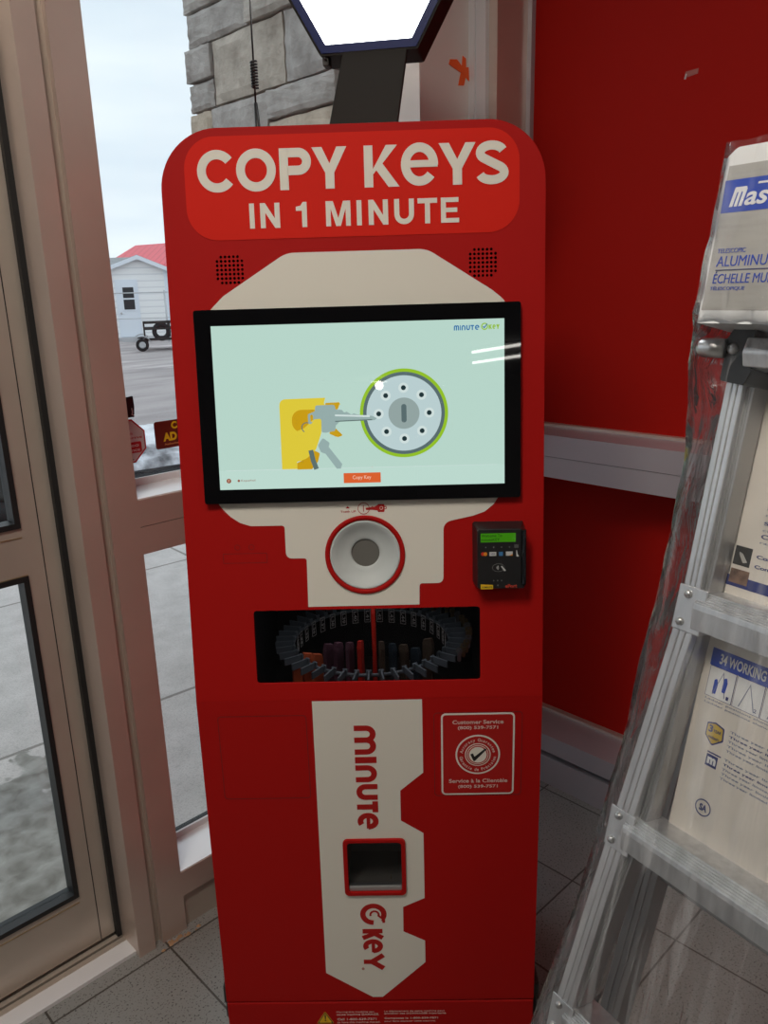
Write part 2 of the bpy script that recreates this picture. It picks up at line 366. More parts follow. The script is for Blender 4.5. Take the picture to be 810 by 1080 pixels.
def logo_word(mb, mat, T, spans, x0, x1, sw, h, h0=0.0, vertical=True):
    """rounded wordmark letters built from strokes; spans: (letter, a0, a1); x0..x1 is base..top of the letters"""
    H = x1-x0
    for li, (ch, a0, a1) in enumerate(spans):
        W = abs(a1-a0); s = sw/2; polys = []
        def arch(xa, xb, up=True):
            r = (xb-xa)/2
            c = [((xa+xb)/2+r*math.cos(PI-PI*i/14), H-s-r+r*math.sin(PI-PI*i/14)) for i in range(15)]
            p = [(xa, 0)]+c+[(xb, 0)]
            return p if up else [(x, H-y) for x, y in p]
        if ch == 'm': polys = [stroke(arch(s, W/2), sw), stroke(arch(W/2, W-s), sw)]
        elif ch == 'i': polys = [rect(0, W, 0, H)]
        elif ch == 'n': polys = [stroke(arch(s, W-s), sw)]
        elif ch == 'u': polys = [stroke(arch(s, W-s, False), sw)]
        elif ch == 't': polys = [rect(0, W, H-sw, H), rect(W/2-s, W/2+s, 0, H-sw*.9)]
        elif ch == 'e':
            rx, ry = W/2-s, H/2-s
            polys = [stroke([(W/2+rx*math.cos(t), H/2+ry*math.sin(t)) for t in [2*PI*i/40*.84 for i in range(41)]], sw), rect(s, W-s*.4, H/2-s*.55, H/2+s*.75)]
        elif ch == 'K': polys = [rect(0, sw, 0, H), stroke([(W-s*.75, H), (sw*.75, H*.46)], sw*.92), stroke([(sw*1.05, H*.60), (W-s*.75, 0)], sw*.92)]
        elif ch == 'Y': polys = [rect(W/2-s, W/2+s, 0, H*.5), stroke([(s*.9, H), (W/2, H*.42)], sw*1.05), stroke([(W-s*.9, H), (W/2, H*.42)], sw*1.05)]
        for k, p in enumerate(polys):
            hh = h+.00003*k
            if vertical: q = [(x0+y, a0-x) for x, y in p]       # reads downward
            else: q = [(a0+x, x0+y) for x, y in p]
            mb.flat([q], mat, T, h0, hh)

# ------------------------------------------------------------------ camera (world: X along the glass front, Y outwards, Z up)
cam = bpy.data.cameras.new('camera'); co = bpy.data.objects.new('camera', cam); COL.objects.link(co)
Rr = Vector((.714048464800544, -.699551041123304, -.02762482179648608)); Ru = Vector((.2076163803560019, .17390544551148718, .9626278276828084)); Rf = Vector((.66860319212808, .6930982880405582, -.2694151714202251))
co.matrix_world = Matrix(((Rr.x, Ru.x, -Rf.x, -.898), (Rr.y, Ru.y, -Rf.y, -.987), (Rr.z, Ru.z, -Rf.z, 1.574), (0, 0, 0, 1)))
cam.sensor_fit = 'VERTICAL'; cam.sensor_height = 36; cam.sensor_width = 27; cam.lens = 833.77/1080*36; cam.clip_start = .02; cam.clip_end = 400
SC.camera = co

# ------------------------------------------------------------------ room shell
CH = 3.0
XR = 1.19        # red panel plane
def wall_box(name, *a, mat=None): return struct(MB().box(*a, mat).build(name))
wall_box('floor', -10.6, 1.3, -11.2, .76, -.12, 0, mat=M_TILE)
wall_box('ceiling', -10.6, 1.3, -11.2, .76, CH, CH+.12, mat=M_CEIL)
wall_box('wall_back', -10.6, 1.3, -11.3, -11.2, 0, CH, mat=M_WALLB)
wall_box('wall_left', -10.7, -10.6, -11.3, .76, 0, CH, mat=M_WALLB)
# right wall: red laminate panels held in a deep aluminium frame
struct(MB().box(XR, XR+.12, -11.2, .76, 0, CH, M_REDWALL).build('wall_right'))
mb = MB()
mb.box(1.034, XR, -4.2, .517, 1.092, 1.155, M_TRIM); mb.box(1.034, XR, -4.2, .517, 1.030, 1.0905, M_TRIM); mb.box(1.037, XR, -4.2, .517, 1.0905, 1.092, M_GASKET)
mb.box(1.168, XR, -4.2, .517, 1.155, 1.163, M_ALU)
struct(mb.build('trim_1'))
mb = MB()
mb.box(1.034, XR, -4.2, .517, .118, .178, M_TRIM); mb.box(1.06, XR, -4.2, .517, .098, .118, M_GASKET); mb.box(1.036, XR, -4.2, .517, 0, .098, M_TRIM)
mb.box(1.170, XR, -4.2, .517, .178, .186, M_ALU)
struct(mb.build('baseboard_right'))
struct(MB().box(1.172, XR, .503, .517, .186, CH, M_TRIM).build('trim_2'))
# storefront: corner post, posts, rails, glass
mb = MB()
mb.box(.813, 1.017, .60, .76, 0, CH, M_POST); mb.box(.8105, .8135, .601, .76, 0, CH, M_ALU); mb.box(1.017, XR, .585, .76, 0, CH, M_ALUPALE); mb.box(1.034, XR, .517, .585, 0, CH, M_ALU)
mb.box(1.012, 1.030, .579, .60, 0, CH, M_ALUPALE); mb.box(1.018, 1.036, .545, .579, 0, CH, M_ALUPALE)
struct(mb.build('trim_3'))
win = MB()
win.box(-.186, -.118, .60, .76, 0, CH, M_ALU); win.box(-.206, -.186, .617, .76, 0, CH, M_ALU2); win.box(-.25, -.206, .60, .76, 0, CH, M_ALU)
win = struct(win.build('window_1'))
mb = MB(); mb.box(-.118, .813, .60, .76, 1.084, 1.145, M_ALU); mb.box(-.118, .813, .60, .76, 1.02, 1.0825, M_ALU); mb.box(-.118, .813, .603, .76, 1.0825, 1.084, M_GASKET)
mb.build('middle_rail', win)
mb = MB(); mb.box(-.118, .813, .60, .76, .10, .17, M_ALU); mb.box(-.118, .813, .612, .76, 0, .10, M_ALU2); mb.build('bottom_rail', win)
for z in (.17, 1.145):
    MB().box(-.118, .813, .602, .728, z, z+.003, M_SILL).build('sill', win)
    MB().box(-.118, .813, .728, .752, z, z+.014, M_GASKET).box(-.118, .813, .722, .728, z, z+.02, M_ALUPALE).build('gasket', win)
MB().box(-.118, .813, .736, .742, .17, 1.02, M_GLASS).build('glass', win)
MB().box(-.118, .813, .736, .742, 1.145, CH, M_GLASS).build('glass', win)
# door leaf in its frame
dr = MB(); dr.box(-.336, -.262, .705, .75, .02, 2.3, M_ALU2); dr.box(-1.16, -1.09, .705, .75, .02, 2.3, M_ALU2)
dr.box(-1.09, -.336, .705, .75, 1.005, 1.112, M_ALU2); dr.box(-1.09, -.336, .705, .75, .02, .176, M_ALU2); dr.box(-1.09, -.336, .705, .75, 2.18, 2.3, M_ALU2)
for z in (1.005, 1.09, .157): dr.box(-1.09, -.336, .7035, .705, z, z+.002, M_GOLD)
dr.box(-.2985, -.297, .7035, .705, .02, 2.3, M_GASKET)
door = struct(dr.build('door_1'))
for z0, z1 in ((.176, 1.005), (1.112, 2.18)):
    g = MB(); w = .012
    for a in ((-.348, -.336, z0, z1), (-1.09, -1.078, z0, z1), (-1.078, -.348, z0, z0+w), (-1.078, -.348, z1-w, z1)): g.box(a[0], a[1], .700, .74, a[2], a[3], M_GASKET)
    g.build('gasket', door)
    MB().box(-1.078, -.348, .722, .728, z0+w, z1-w, M_GLASS).build('glass', door)
MB().box(-.262, -.25, .69, .75, .012, 2.3, M_GASKET).build('weatherstrip', door)
MB().tube([(-1.125, .70, .95), (-1.125, .64, .95), (-1.125, .64, 1.25), (-1.125, .70, 1.25)], .012, M_STEEL).build('door_handle', door)
mb = MB(); mb.box(-1.3, -.25, .59, .76, 2.3, 2.4, M_ALU); mb.box(-1.3, -1.16, .60, .76, 0, 2.3, M_ALU)
struct(mb.build('trim_4'))
th = MB(); th.box(-1.16, -.233, .618, .668, 0, .010, M_ALUPALE)
th.box(-1.16, -.25, .668, .682, 0, .012, M_ALU2); th.box(-1.16, -.25, .680, .692, 0, .002, M_GASKET); th.box(-1.16, -.25, .690, .704, 0, .012, M_ALU2)
th.box(-1.16, -.25, .704, .712, 0, .003, M_GASKET); th.box(-1.16, -.25, .712, .76, 0, .013, M_ALU2)
struct(th.build('trim_5'))
mb = MB(); mb.box(-4.2, -1.3, .60, .76, 1.02, 1.145, M_ALU); mb.box(-4.2, -1.3, .60, .76, 0, .17, M_ALU); mb.box(-2.8, -2.72, .60, .76, .17, CH, M_ALU); mb.box(-4.28, -4.2, .60, .76, 0, CH, M_ALU)
w2 = struct(mb.build('window_2'))
for a, b in ((-4.2, -2.8), (-2.72, -1.3)):
    MB().box(a, b, .736, .742, .17, 1.02, M_GLASS).build('glass', w2); MB().box(a, b, .736, .742, 1.145, CH, M_GLASS).build('glass', w2)
w3 = struct(MB().box(-1.3, -.25, .736, .742, 2.4, CH, M_GLASS).build('window_3'))
wall_box('wall_front', -10.6, -4.28, .60, .76, 0, CH, mat=M_WALLB)
# bits of caulk and grit at the foot of the post
mb = MB(); rr = random.Random(3)
for i in range(16):
    x, y, s = rr.uniform(-.20, -.09), rr.uniform(.578, .592), rr.uniform(.003, .009)
    v = [(x+s*math.cos(t)*rr.uniform(.6, 1.1), y+s*.6*math.sin(t), 0) for t in (0, 1.26, 2.5, 3.77, 5.03)]+[(x, y, s*rr.uniform(.4, 1.2))]
    mb.raw(v, [(j, (j+1) % 5, 5) for j in range(5)]+[(4, 3, 2, 1, 0)], pbr('caulk', (.42, .25, .14), .8) if i == 0 else mb.mats[0])
tag(mb.build('grit'), 'crumbs of tan caulk on the tiles at the foot of the window post', 'debris', kind='stuff')

# ------------------------------------------------------------------ kiosk
TILT = math.radians(6.3214); KZ = .838; TH = math.radians(45.123)
kiosk = empty('key_kiosk', (0, 0, 0), -TH+0)
kiosk.rotation_euler = (0, 0, -TH)
tag(kiosk, 'tall red key copying kiosk with a lit screen, standing across the corner', 'kiosk')
ct, st_ = math.cos(TILT), math.sin(TILT)
TU = Matrix(((1, 0, 0, 0), (0, st_, -ct, 0), (0, ct, st_, KZ), (0, 0, 0, 1)))       # (x, s, h) of the leaning face
TL = Matrix(((1, 0, 0, 0), (0, 0, -1, 0), (0, 1, 0, 0), (0, 0, 0, 1)))              # (x, z, h) of the upright face
HW, STOP, DEP = .325, 1.0126, .43
def sub(p): return TU @ Vector(p)
RC = .098
outline = [(-HW, 0)]+[(HW, 0)]+[(HW-RC+RC*math.cos(PI/2*i/14), STOP-RC+RC*math.sin(PI/2*i/14)) for i in range(15)]+[(-HW+RC+RC*math.cos(PI/2+PI/2*i/14), STOP-RC+RC*math.sin(PI/2+PI/2*i/14)) for i in range(15)]
winhole = rrect(-.2076, .2096, .034, .1745, .006)
RINGC = (.0018, .2765)
ringhole = circ(*RINGC, .066)
up = MB()
up.flat([outline, winhole, ringhole], M_RED, TU, -.004, 0)
# shell behind the face: sides, rounded shoulders, top and back
sh = [sub((x, s, -.0005)) for x, s in outline]; bk = [Vector((p.x, DEP, p.z)) for p in sh]; n = len(sh)
up.raw([tuple(p) for p in sh+bk], [(i, (i+1) % n, n+(i+1) % n, n+i) for i in range(1, n)]+[tuple(range(n, 2*n))], M_RED)
upper = up.build('upper_cabinet', kiosk, bevel=.003)
DOORH = rrect(-.055, .0555, .4055, .5245, .008)
lo = MB(); Z0 = .1285
lo.flat([rect(-HW, HW, Z0, KZ), DOORH], M_RED, TL, -.004, 0)
lo.raw([(-HW, 0, Z0), (-HW, DEP, Z0), (-HW, DEP, KZ), (-HW, 0, KZ), (HW, 0, Z0), (HW, DEP, Z0), (HW, DEP, KZ), (HW, 0, KZ)], [(0, 1, 2, 3), (7, 6, 5, 4), (1, 5, 6, 2), (0, 4, 5, 1)], M_RED)
lower = lo.build('lower_cabinet', kiosk, bevel=.003)
MB().box(-HW+.004, HW-.004, .008, DEP-.01, .115, .1285, M_REDLINE).build('seam', kiosk)
pl = MB().box(-HW, HW, 0, DEP, .035, .1235, M_RED, bev=.003).build('plinth', kiosk)
wl = MB()
wl.flat([fillet([(-.1360, .0675, .003), (-.0985, .0675, .003), (-.1172, .0997, .003)])], M_YELLOW, TL, 0, .0005)
wl.flat([fillet([(-.1345, .0682, .002), (-.1000, .0682, .002), (-.1172, .0985, .002)]), fillet([(-.1315, .0698, .002), (-.1030, .0698, .002), (-.1172, .0952, .002)])], M_BLACKINK, TL, 0, .0006)
wl.flat([[(-.1190, .0905), (-.1154, .0905), (-.1163, .0790), (-.1181, .0790)]], M_BLACKINK, TL, 0, .0007); wl.flat([circ(-.1172, .0758, .0018, 12)], M_BLACKINK, TL, 0, .0007)
for (x0, x1, z, h, s, b) in ((-.0925, -.0130, .0950, .0045, 'Moving this machine can', 0), (-.0925, -.0025, .0885, .0050, 'cause machine DAMAGE.', .01), (-.0920, -.0080, .0755, .0055, 'Call 1-800-539-7571', .02), (-.0925, .0000, .0678, .0045, 'to have this machine moved.', 0),
                             (.0090, .1370, .0960, .0045, 'Le déplacement de cette machine peut', 0), (.0090, .1410, .0895, .0050, 'entraîner des DOMMAGES importants.', .01), (.0090, .1230, .0765, .0055, 'Composez le 1-800-539-7571', .02), (.0090, .1180, .0690, .0045, 'pour faire déplacer cette machine.', 0)):
    wl.text(s, x0, x1, z, z+h, M_PALEINK, TL, .0005, bold=b)
wl.build('warning_label', pl)
for x in (-.326, .326):
    for y in (.09, .36):
        s = 1 if x > 0 else -1
        c = MB(); T = Matrix.Translation((x+s*.003, y, .047)) @ Matrix.Rotation(PI/2, 4, 'Y')
        c.lathe([(.008, -.013), (.040, -.013), (.046, -.008), (.046, .008), (.040, .013), (.008, .013), (.008, -.013)], M_RUBBER, 28, T)
        w = c.build('caster', kiosk)
        MB().box(min(x, x+s*.022), max(x, x+s*.022), y-.034, y+.034, .06, .110, M_DARK, bev=.006).build('caster_bracket', w)
# header decal with its two lines
hd = MB().flat([rrect(-.2840, .2808, .8315, .9990, .052, 10)], M_REDHI, TU, 0, .0008).build('header_decal', kiosk)
tt = MB()
CW = .0145
def hv(poly): tt.flat([poly], M_WHITE, TU, .0008, .0016)
def ell(cx, cy, rx, ry, a0, a1, n=40): return [(cx+rx*math.cos(a0+(a1-a0)*i/(n-1)), cy+ry*math.sin(a0+(a1-a0)*i/(n-1))) for i in range(n)]
D2 = math.radians
B0, B1 = .9099, .9765
cy = (B0+B1)/2; RY = (B1-B0)/2
w = .0148
hv(stroke(ell(-.2285, cy, .0335-w/2, RY+.0008-w/2, D2(38), D2(322)), w))                                  # C
tt.flat([circ(-.1624, cy, .0335, 56, ry=RY+.0010), circ(-.1624, cy, .0335-w, 56, ry=RY+.001-w)], M_WHITE, TU, .0008, .0016)   # O
hv(rect(-.1225, -.1225+w, B0, B1)); hv(stroke([(-.1225+w*.9, B1-w/2), (-.0925, B1-w/2)]+ell(-.0905, B1-.0215, .0215-w/2, .0215-w/2, PI/2, -PI/2, 20)+[(-.1225+w*.9, B1-.043+w/2)], w))   # P
hv([(-.0675, B1), (-.0505, B1), (-.0381, B1-.026), (-.0257, B1), (-.0091, B1), (-.0305, B1-.0410), (-.0305, B0), (-.0456, B0), (-.0456, B1-.0410)])   # Y
hv(rect(.0200, .0200+w, B0, B1)); hv([(.0330, B1-.0405), (.0573, B1), (.0760, B1), (.0510, B1-.0290), (.0790, B0), (.0605, B0), (.0405, B1-.0395), (.0330, B1-.0480)])   # K
hv(stroke(ell(.1132, cy+.0012, .0312-w/2, RY+.0010-w/2, D2(-3), D2(322)), w)); tt.flat([rect(.0905, .1435, cy-.0035, cy+.0075)], M_WHITE, TU, .0008, .0018)    # e
hv([(.1455, B1), (.1628, B1), (.1765, B1-.026), (.1902, B1), (.2072, B1), (.1842, B1-.0410), (.1842, B0), (.1688, B0), (.1688, B1-.0410)])   # Y
S = ell(.2343, B1-.0180, .0195, .0120, D2(22), D2(205), 16)+[(.2183, .9500), (.2340, .9435), (.2500, .9362)]+ell(.2343, B0+.0190, .0203, .0128, D2(5), D2(-158), 16)
S = ell(.2343, .9593, .0195, .0118, D2(18), D2(235), 18)+ell(.2345, .9280, .0207, .0120, D2(52), D2(-164), 18)
hv(stroke(S, w*.97))
tt.build('title_lettering', hd)
t2 = MB()
for ch, a, b in (('I', -.1771, -.1687), ('N', -.1587, -.1255), ('1', -.0977, -.0793), ('M', -.0470, -.0052), ('I', .0053, .0137), ('N', .0254, .0585), ('U', .0690, .1025), ('T', .1087, .1418), ('E', .1479, .1787)):
    lo_, hi_ = .8492, .8899
    if ch == 'I': t2.flat([rect(a, b, lo_, hi_)], M_WHITE, TU, .0008, .0016)
    elif ch == 'N':
        s = .0086; t2.flat([[(a, lo_), (a+s, lo_), (a+s, hi_-.0155), (b-s, lo_), (b, lo_), (b, hi_), (b-s, hi_), (b-s, lo_+.0155), (a+s, hi_), (a, hi_)]], M_WHITE, TU, .0008, .0016)
    elif ch == 'M':
        s = .0082; c = (a+b)/2; t2.flat([[(a, lo_), (a+s, lo_), (a+s, hi_-.012), (c-.004, lo_), (c+.004, lo_), (b-s, hi_-.012), (b-s, lo_), (b, lo_), (b, hi_), (b-s*1.5, hi_), (c, lo_+.013), (a+s*1.5, hi_), (a, hi_)]], M_WHITE, TU, .0008, .0016)
    elif ch == 'U': t2.flat([stroke([(a+.0043, hi_)]+[((a+b)/2+((b-a)/2-.0043)*math.cos(PI+PI*i/16), lo_+.0165+.0125*math.sin(PI+PI*i/16)) for i in range(17)]+[(b-.0043, hi_)], .0086)], M_WHITE, TU, .0008, .0016)
    elif ch == 'T': c = (a+b)/2; t2.flat([[(c-.0043, lo_), (c+.0043, lo_), (c+.0043, hi_-.008), (b, hi_-.008), (b, hi_), (a, hi_), (a, hi_-.008), (c-.0043, hi_-.008)]], M_WHITE, TU, .0008, .0016)
    elif ch == 'E':
        s = .0086; t2.flat([[(a, lo_), (b, lo_), (b, lo_+.0075), (a+s, lo_+.0075), (a+s, lo_+.017), (b-.003, lo_+.017), (b-.003, lo_+.0242), (a+s, lo_+.0242), (a+s, hi_-.0075), (b-.001, hi_-.0075), (b-.001, hi_), (a, hi_)]], M_WHITE, TU, .0008, .0016)
    elif ch == '1': t2.flat([[(b-.0085, lo_), (b, lo_), (b, hi_), (b-.0065, hi_), (b-.0105, hi_-.0060), (a, hi_-.0075), (a, hi_-.0140), (b-.0085, hi_-.0140)]], M_WHITE, TU, .0008, .0016)
t2.build('subtitle_lettering', hd)
# speakers
for cx in (-.2160, .2185):
    s = MB()
    for i in range(7):
        for j in range(7):
            if (i in (0, 6)) and (j in (0, 6)): continue
            T = TU @ Matrix.Translation((cx-.0215+i*.00717, .7612+j*.00717, 0))
            s.lathe([(.0, .0003), (.0024, .0003), (.0024, -.0002)], M_HOLE, 10, T)
    s.build('speaker_grille', kiosk)
# white graphic round the screen and ring
gl = [(-.2640, .385, 0), (-.2600, .3765, 0), (-.2520, .3650, .01), (-.2390, .3515, .02), (-.2230, .3405, .02), (-.2040, .3340, .02), (-.1424, .3338, .006), (-.1424, .2728, .012), (-.1050, .2722, .005), (-.1056, .1806, 0)]
gr = [(.0989, .1810, 0), (.0997, .2207, .006), (.1432, .2207, .012), (.1450, .3330, .018), (.1980, .3440, .02), (.2190, .3510, .02), (.2350, .3640, .01), (.2430, .3760, 0), (.248, .39, 0)]
gt = [(.262, .69, 0), (.2560, .7190, .02), (.2340, .7370, .03), (.1230, .8078, .05), (-.1180, .8078, .05), (-.2300, .7390, .03), (-.2545, .7160, .02), (-.2700, .68, 0)]
MB().flat([fillet(gl+gr+gt), ringhole], M_WHITE, TU, 0, .0006).build('white_graphic', kiosk)
# monitor
bx0, bx1, by0, by1 = -.2815, .2816, .3775, .7153
mon = MB().flat([rrect(bx0, bx1, by0, by1, .004)], M_GLOSSBLK, TU, 0, .012).build('monitor', kiosk, bevel=.0015)
ax0, ax1, ay0, ay1 = -.2525, .2533, .4029, .6879
dp = MB(); h = .0121
E_BG = emis('lcd mint', srgb(188, 219, 207), 1.0); E_BG2 = emis('lcd pale mint', srgb(193, 223, 212), 1.0)
E_YEL = emis('lcd yellow', srgb(226, 205, 60)); E_GOLD = emis('lcd gold', srgb(205, 160, 20)); E_KEY = emis('lcd key grey', srgb(152, 176, 174)); E_KEYD = emis('lcd key dark', srgb(95, 115, 112))
E_LIME = emis('lcd lime', srgb(150, 196, 40)); E_SLATE = emis('lcd slate', srgb(90, 110, 112)); E_DISC = emis('lcd disc', srgb(190, 212, 214)); E_HALO = emis('lcd halo', srgb(212, 228, 226)); E_HUB = emis('lcd hub', srgb(150, 168, 166)); E_DOT = emis('lcd dot', srgb(30, 52, 56))
E_OR = emis('lcd orange', srgb(222, 98, 48)); E_TXT = emis('lcd pale text', srgb(245, 205, 180)); E_LBL = emis('lcd blue', srgb(30, 110, 170)); E_BRN = emis('lcd brown', srgb(150, 90, 70))
dp.flat([rect(ax0, ax1, ay0, ay1)], E_BG, TU, .0119, h)
dp.flat([rect(ax0, ax1, ay0, .4369)], E_BG2, TU, h, h+.0002)
def D(contours, m, k): dp.flat(contours, m, TU, h, h+.0002*k)
def stroke_fold(r, m, k):
    D([fillet(r)], m, k)
# hand and keys
D([fillet([(-.1400, .5600, .012), (-.0590, .5610, .001), (-.0630, .5480, .01), (-.0350, .5530, .002), (-.0330, .5485, .0), (-.0440, .5470, .0), (-.0800, .5300, .02), (-.0670, .5250, .002), (-.0680, .5000, .02), (-.0790, .4700, .02), (-.0960, .4540, .02), (-.1130, .4500, .0), (-.1130, .4362, .0), (-.1402, .4362, .0)])], E_YEL, 1)
D([fillet([(-.0590, .5520, .0), (-.0330, .5525, .003), (-.0380, .5400, .002), (-.0590, .5420, .0)])], E_GOLD, 2)
D([fillet([(-.0430, .5075, .0), (-.0300, .4945, .002), (-.0400, .4915, .006), (-.0560, .4990, .004), (-.0480, .5040, .002)])], E_GOLD, 2)
D([rrect(-.1190, -.0660, .5020, .5410, .017)], E_GOLD, 2)
D([fillet([(-.1130, .4480, .002), (-.0960, .4560, .02), (-.0820, .4700, .01), (-.0720, .4640, .003), (-.0760, .4490, .01), (-.0870, .4362, .0), (-.1130, .4362, .0)])], E_GOLD, 2)
D([fillet([(-.1160, .5020, .01), (-.0980, .5090, .01), (-.0800, .5250, .012), (-.0672, .5250, .002), (-.0680, .5010, .02), (-.0790, .4710, .02), (-.0960, .4550, .02), (-.1130, .4500, .0), (-.1300, .4500, .0), (-.1300, .5000, .0)])], E_YEL, 3)
D([stroke([(-.0880, .4700), (-.0845, .4520), (-.0790, .4362)], .0085)], E_KEYD, 4)
D([fillet([(-.0660, .4915, .004), (-.0540, .4820, .003), (-.0560, .4750, .001), (-.0330, .4440, .002), (-.0360, .4362, .0), (-.0430, .4362, .0), (-.0620, .4630, .001), (-.0700, .4660, .003), (-.0750, .4780, .004)])], E_KEY, 4)
D([fillet([(-.0905, .5330, .003), (-.0780, .5380, .003), (-.0770, .5480, .004), (-.0430, .5485, .005), (-.0420, .5400, .002), (-.0305, .5392, .002), (-.0270, .5345, .002), (-.0220, .5360, .002), (-.0140, .5305, .002), (-.0100, .5325, .002), (.0030, .5290, .002), (.0120, .5290, .002), (.0220, .5275, .003), (.0310, .5230, .004), (.0260, .5200, .001), (-.0350, .5190, .002), (-.0420, .5125, .002), (-.0435, .5030, .003), (-.0600, .5000, .003), (-.0675, .5010, .003), (-.0672, .5250, .004), (-.0800, .5240, .003), (-.0850, .5160, .003), (-.0905, .5160, .003)]), rrect(-.0866, -.0815, .5195, .5320, .002)], E_KEY, 5)
D([stroke([(-.0430, .5195), (.0220, .5210)], .0018)], E_KEYD, 6)
D([stroke([(-.0430, .5300), (.0180, .5270)], .0030)], E_HALO, 6)
D([stroke(circ(-.0935, .5100, .0085, 14, 1.2, 4.2), .0016)], E_KEYD, 6)
# lock face
LX, LY = .0779, .5306
D([circ(LX, LY, .0772, 72)], E_LIME, 1); D([circ(LX, LY, .0715, 72)], E_SLATE, 1.2); D([circ(LX, LY, .0655, 72)], E_DISC, 1.4)
D([circ(LX, LY, .0272, 48)], E_HUB, 1.6); D([rrect(LX-.0045, LX+.0045, LY-.0160, LY+.0160, .0044)], E_SLATE, 1.8)
for k in range(8):
    x, y = LX+.0442*math.cos(PI/4*k), LY+.0442*math.sin(PI/4*k)
    D([circ(x, y, .0088, 24)], E_HALO, 1.6); D([circ(x, y, .0043, 18)], E_DOT, 1.8)
D([fillet([(.0120, .5290, .002), (.0220, .5275, .003), (.0310, .5230, .004), (.0260, .5200, .001), (.0000, .5195, .0), (.0000, .5292, .0)])], E_KEY, 3)
D([rect(-.2400, .2400, .4366, .4372)], E_HALO, 1.5)
D([rrect(-.0315, .0343, .4099, .4278, .0008)], E_OR, 1.5); dp.text('Copy Key', -.0155, .0172, .4146, .4232, E_TXT, TU, h+.0004, h, bold=0)
D([circ(-.2362, .4186, .0042, 24)], E_BRN, 1.5); dp.text('?', -.2373, -.2351, .4163, .4209, E_TXT, TU, h+.0004, h)
D([circ(-.2185, .4186, .0022, 16)], E_BRN, 1.5); dp.text('Español', -.2140, -.1890, .4163, .4205, E_BRN, TU, h+.0004, h)
class _W(MB): pass
logo_word(dp, E_LBL, TU, [('m', .1668, .1758), ('i', .1772, .1786), ('n', .1800, .1865), ('u', .1880, .1945), ('t', .1955, .2015), ('e', .2030, .2105)], .6696, .6780, .0019, h+.0004, h, vertical=False)
D([circ(.2195, .6752, .0060, 24), circ(.2195, .6752, .0041, 24)], E_LIME, 1.5); D([stroke([(.2165, .6752), (.2190, .6730), (.2240, .6795)], .0016)], E_LBL, 1.7)
logo_word(dp, E_LIME, TU, [('K', .2265, .2320), ('e', .2330, .2385), ('Y', .2395, .2450)], .6704, .6780, .0019, h+.0004, h, vertical=False)
dp.build('display', mon)
# key entry ring
T = TU @ Matrix.Translation((*RINGC, 0))
rg = MB().lathe([(.0728, -.002), (.0728, .003), (.0720, .004), (.0645, .004), (.0640, .001), (.0640, -.012)], M_RED, 64, T).build('ring_bezel', kiosk)
MB().lathe([(.0640, -.010), (.0640, .002), (.0625, .0035), (.0600, .003), (.0520, -.003), (.0420, -.0095), (.0330, -.013), (.0275, -.0142), (.0258, -.016), (.0258, -.030)], pbr('white ring plastic', (.50, .53, .53), .5, 0, .3), 64, T).build('key_ring_guide', rg)
sl = MB().lathe([(.0, -.018), (.0262, -.018), (.0262, -.030), (0, -.030)], pbr('grey shutter', (.13, .125, .115), .6, 0, .2), 40, T, False).build('shutter', rg)
ic = MB()
ic.flat([[(-.0305, .3625), (-.0235, .3625), (-.0270, .3665)]], M_REDINK, TU, .0006, .001)
ic.text('Tooth UP', -.0402, -.0125, .3548, .3585, M_REDINK, TU, .001, .0006, bold=.02)
ic.flat([circ(.0017, .3617, .0108, 40), circ(.0017, .3617, .0096, 40)], M_REDINK, TU, .0006, .001)
ic.flat([rect(.0007, .0021, .3560, .3675)], M_REDINK, TU, .0006, .001)
ic.flat([fillet([(.0050, .3628, .001), (.0150, .3640, .0005), (.0175, .3655, .0005), (.0200, .3640, .0005), (.0275, .3680, .001), (.0275, .3692, .001), (.0385, .3692, .001), (.0395, .3655, .001), (.0395, .3575, .001), (.0385, .3545, .001), (.0275, .3545, .001), (.0265, .3575, .001), (.0175, .3590, .001), (.0060, .3590, .001)]), circ(.0335, .3620, .0033, 16), circ(.0335, .3620, .0022, 16)], M_REDINK, TU, .0006, .001)
ic.flat([rrect(.0385, .0432, .3595, .3650, .002), rrect(.0395, .0420, .3607, .3638, .0012)], M_REDINK, TU, .0006, .0011)
ic.build('tooth_up_icon', kiosk)
# faint recessed outlines in the left of the face
cs = MB()
for x in (-.2305, -.2048): cs.flat([circ(x, .2950, .0052, 24), circ(x, .2950, .0044, 24)], M_REDLINE, TU, 0, .0003)
cs.flat([rect(-.2576, -.1770, .2655, .2838), rect(-.2568, -.1778, .2663, .2830)], M_REDLINE, TU, 0, .0003)
cs.build('blanked_coin_slot', kiosk)
# carousel behind the viewing window
kb = MB(); X0, X1, Y0, Y1, ZB, ZT = -.235, .235, .022, .424, .70, 1.035
kb.raw([(X0, Y0-.018, ZB), (X1, Y0-.018, ZB), (X1, Y1, ZB), (X0, Y1, ZB), (X0, Y0+.008, ZT), (X1, Y0+.008, ZT), (X1, Y1, ZT), (X0, Y1, ZT)], [(0, 1, 2, 3), (4, 7, 6, 5), (0, 3, 7, 4), (1, 5, 6, 2), (3, 2, 6, 7)], M_DARKBOX)
kb.build('carousel_housing', kiosk)
MB().flat([rrect(-.212, .214, .030, .1785, .006)], M_VGLASS, TU, -.0075, -.0055).build('viewing_glass', kiosk)
cc = (0.0, .218, .866)
cr = MB(); NF = 44
Tc = Matrix.Translation(cc)
cr.lathe([(.163, -.010), (.163, -.004), (.167, -.004), (.167, -.010), (.163, -.010)], M_FIN, 64, Tc)
cr.lathe([(.030, -.13), (.160, -.13), (.160, -.125), (.030, -.125)], M_DARK, 64, Tc)
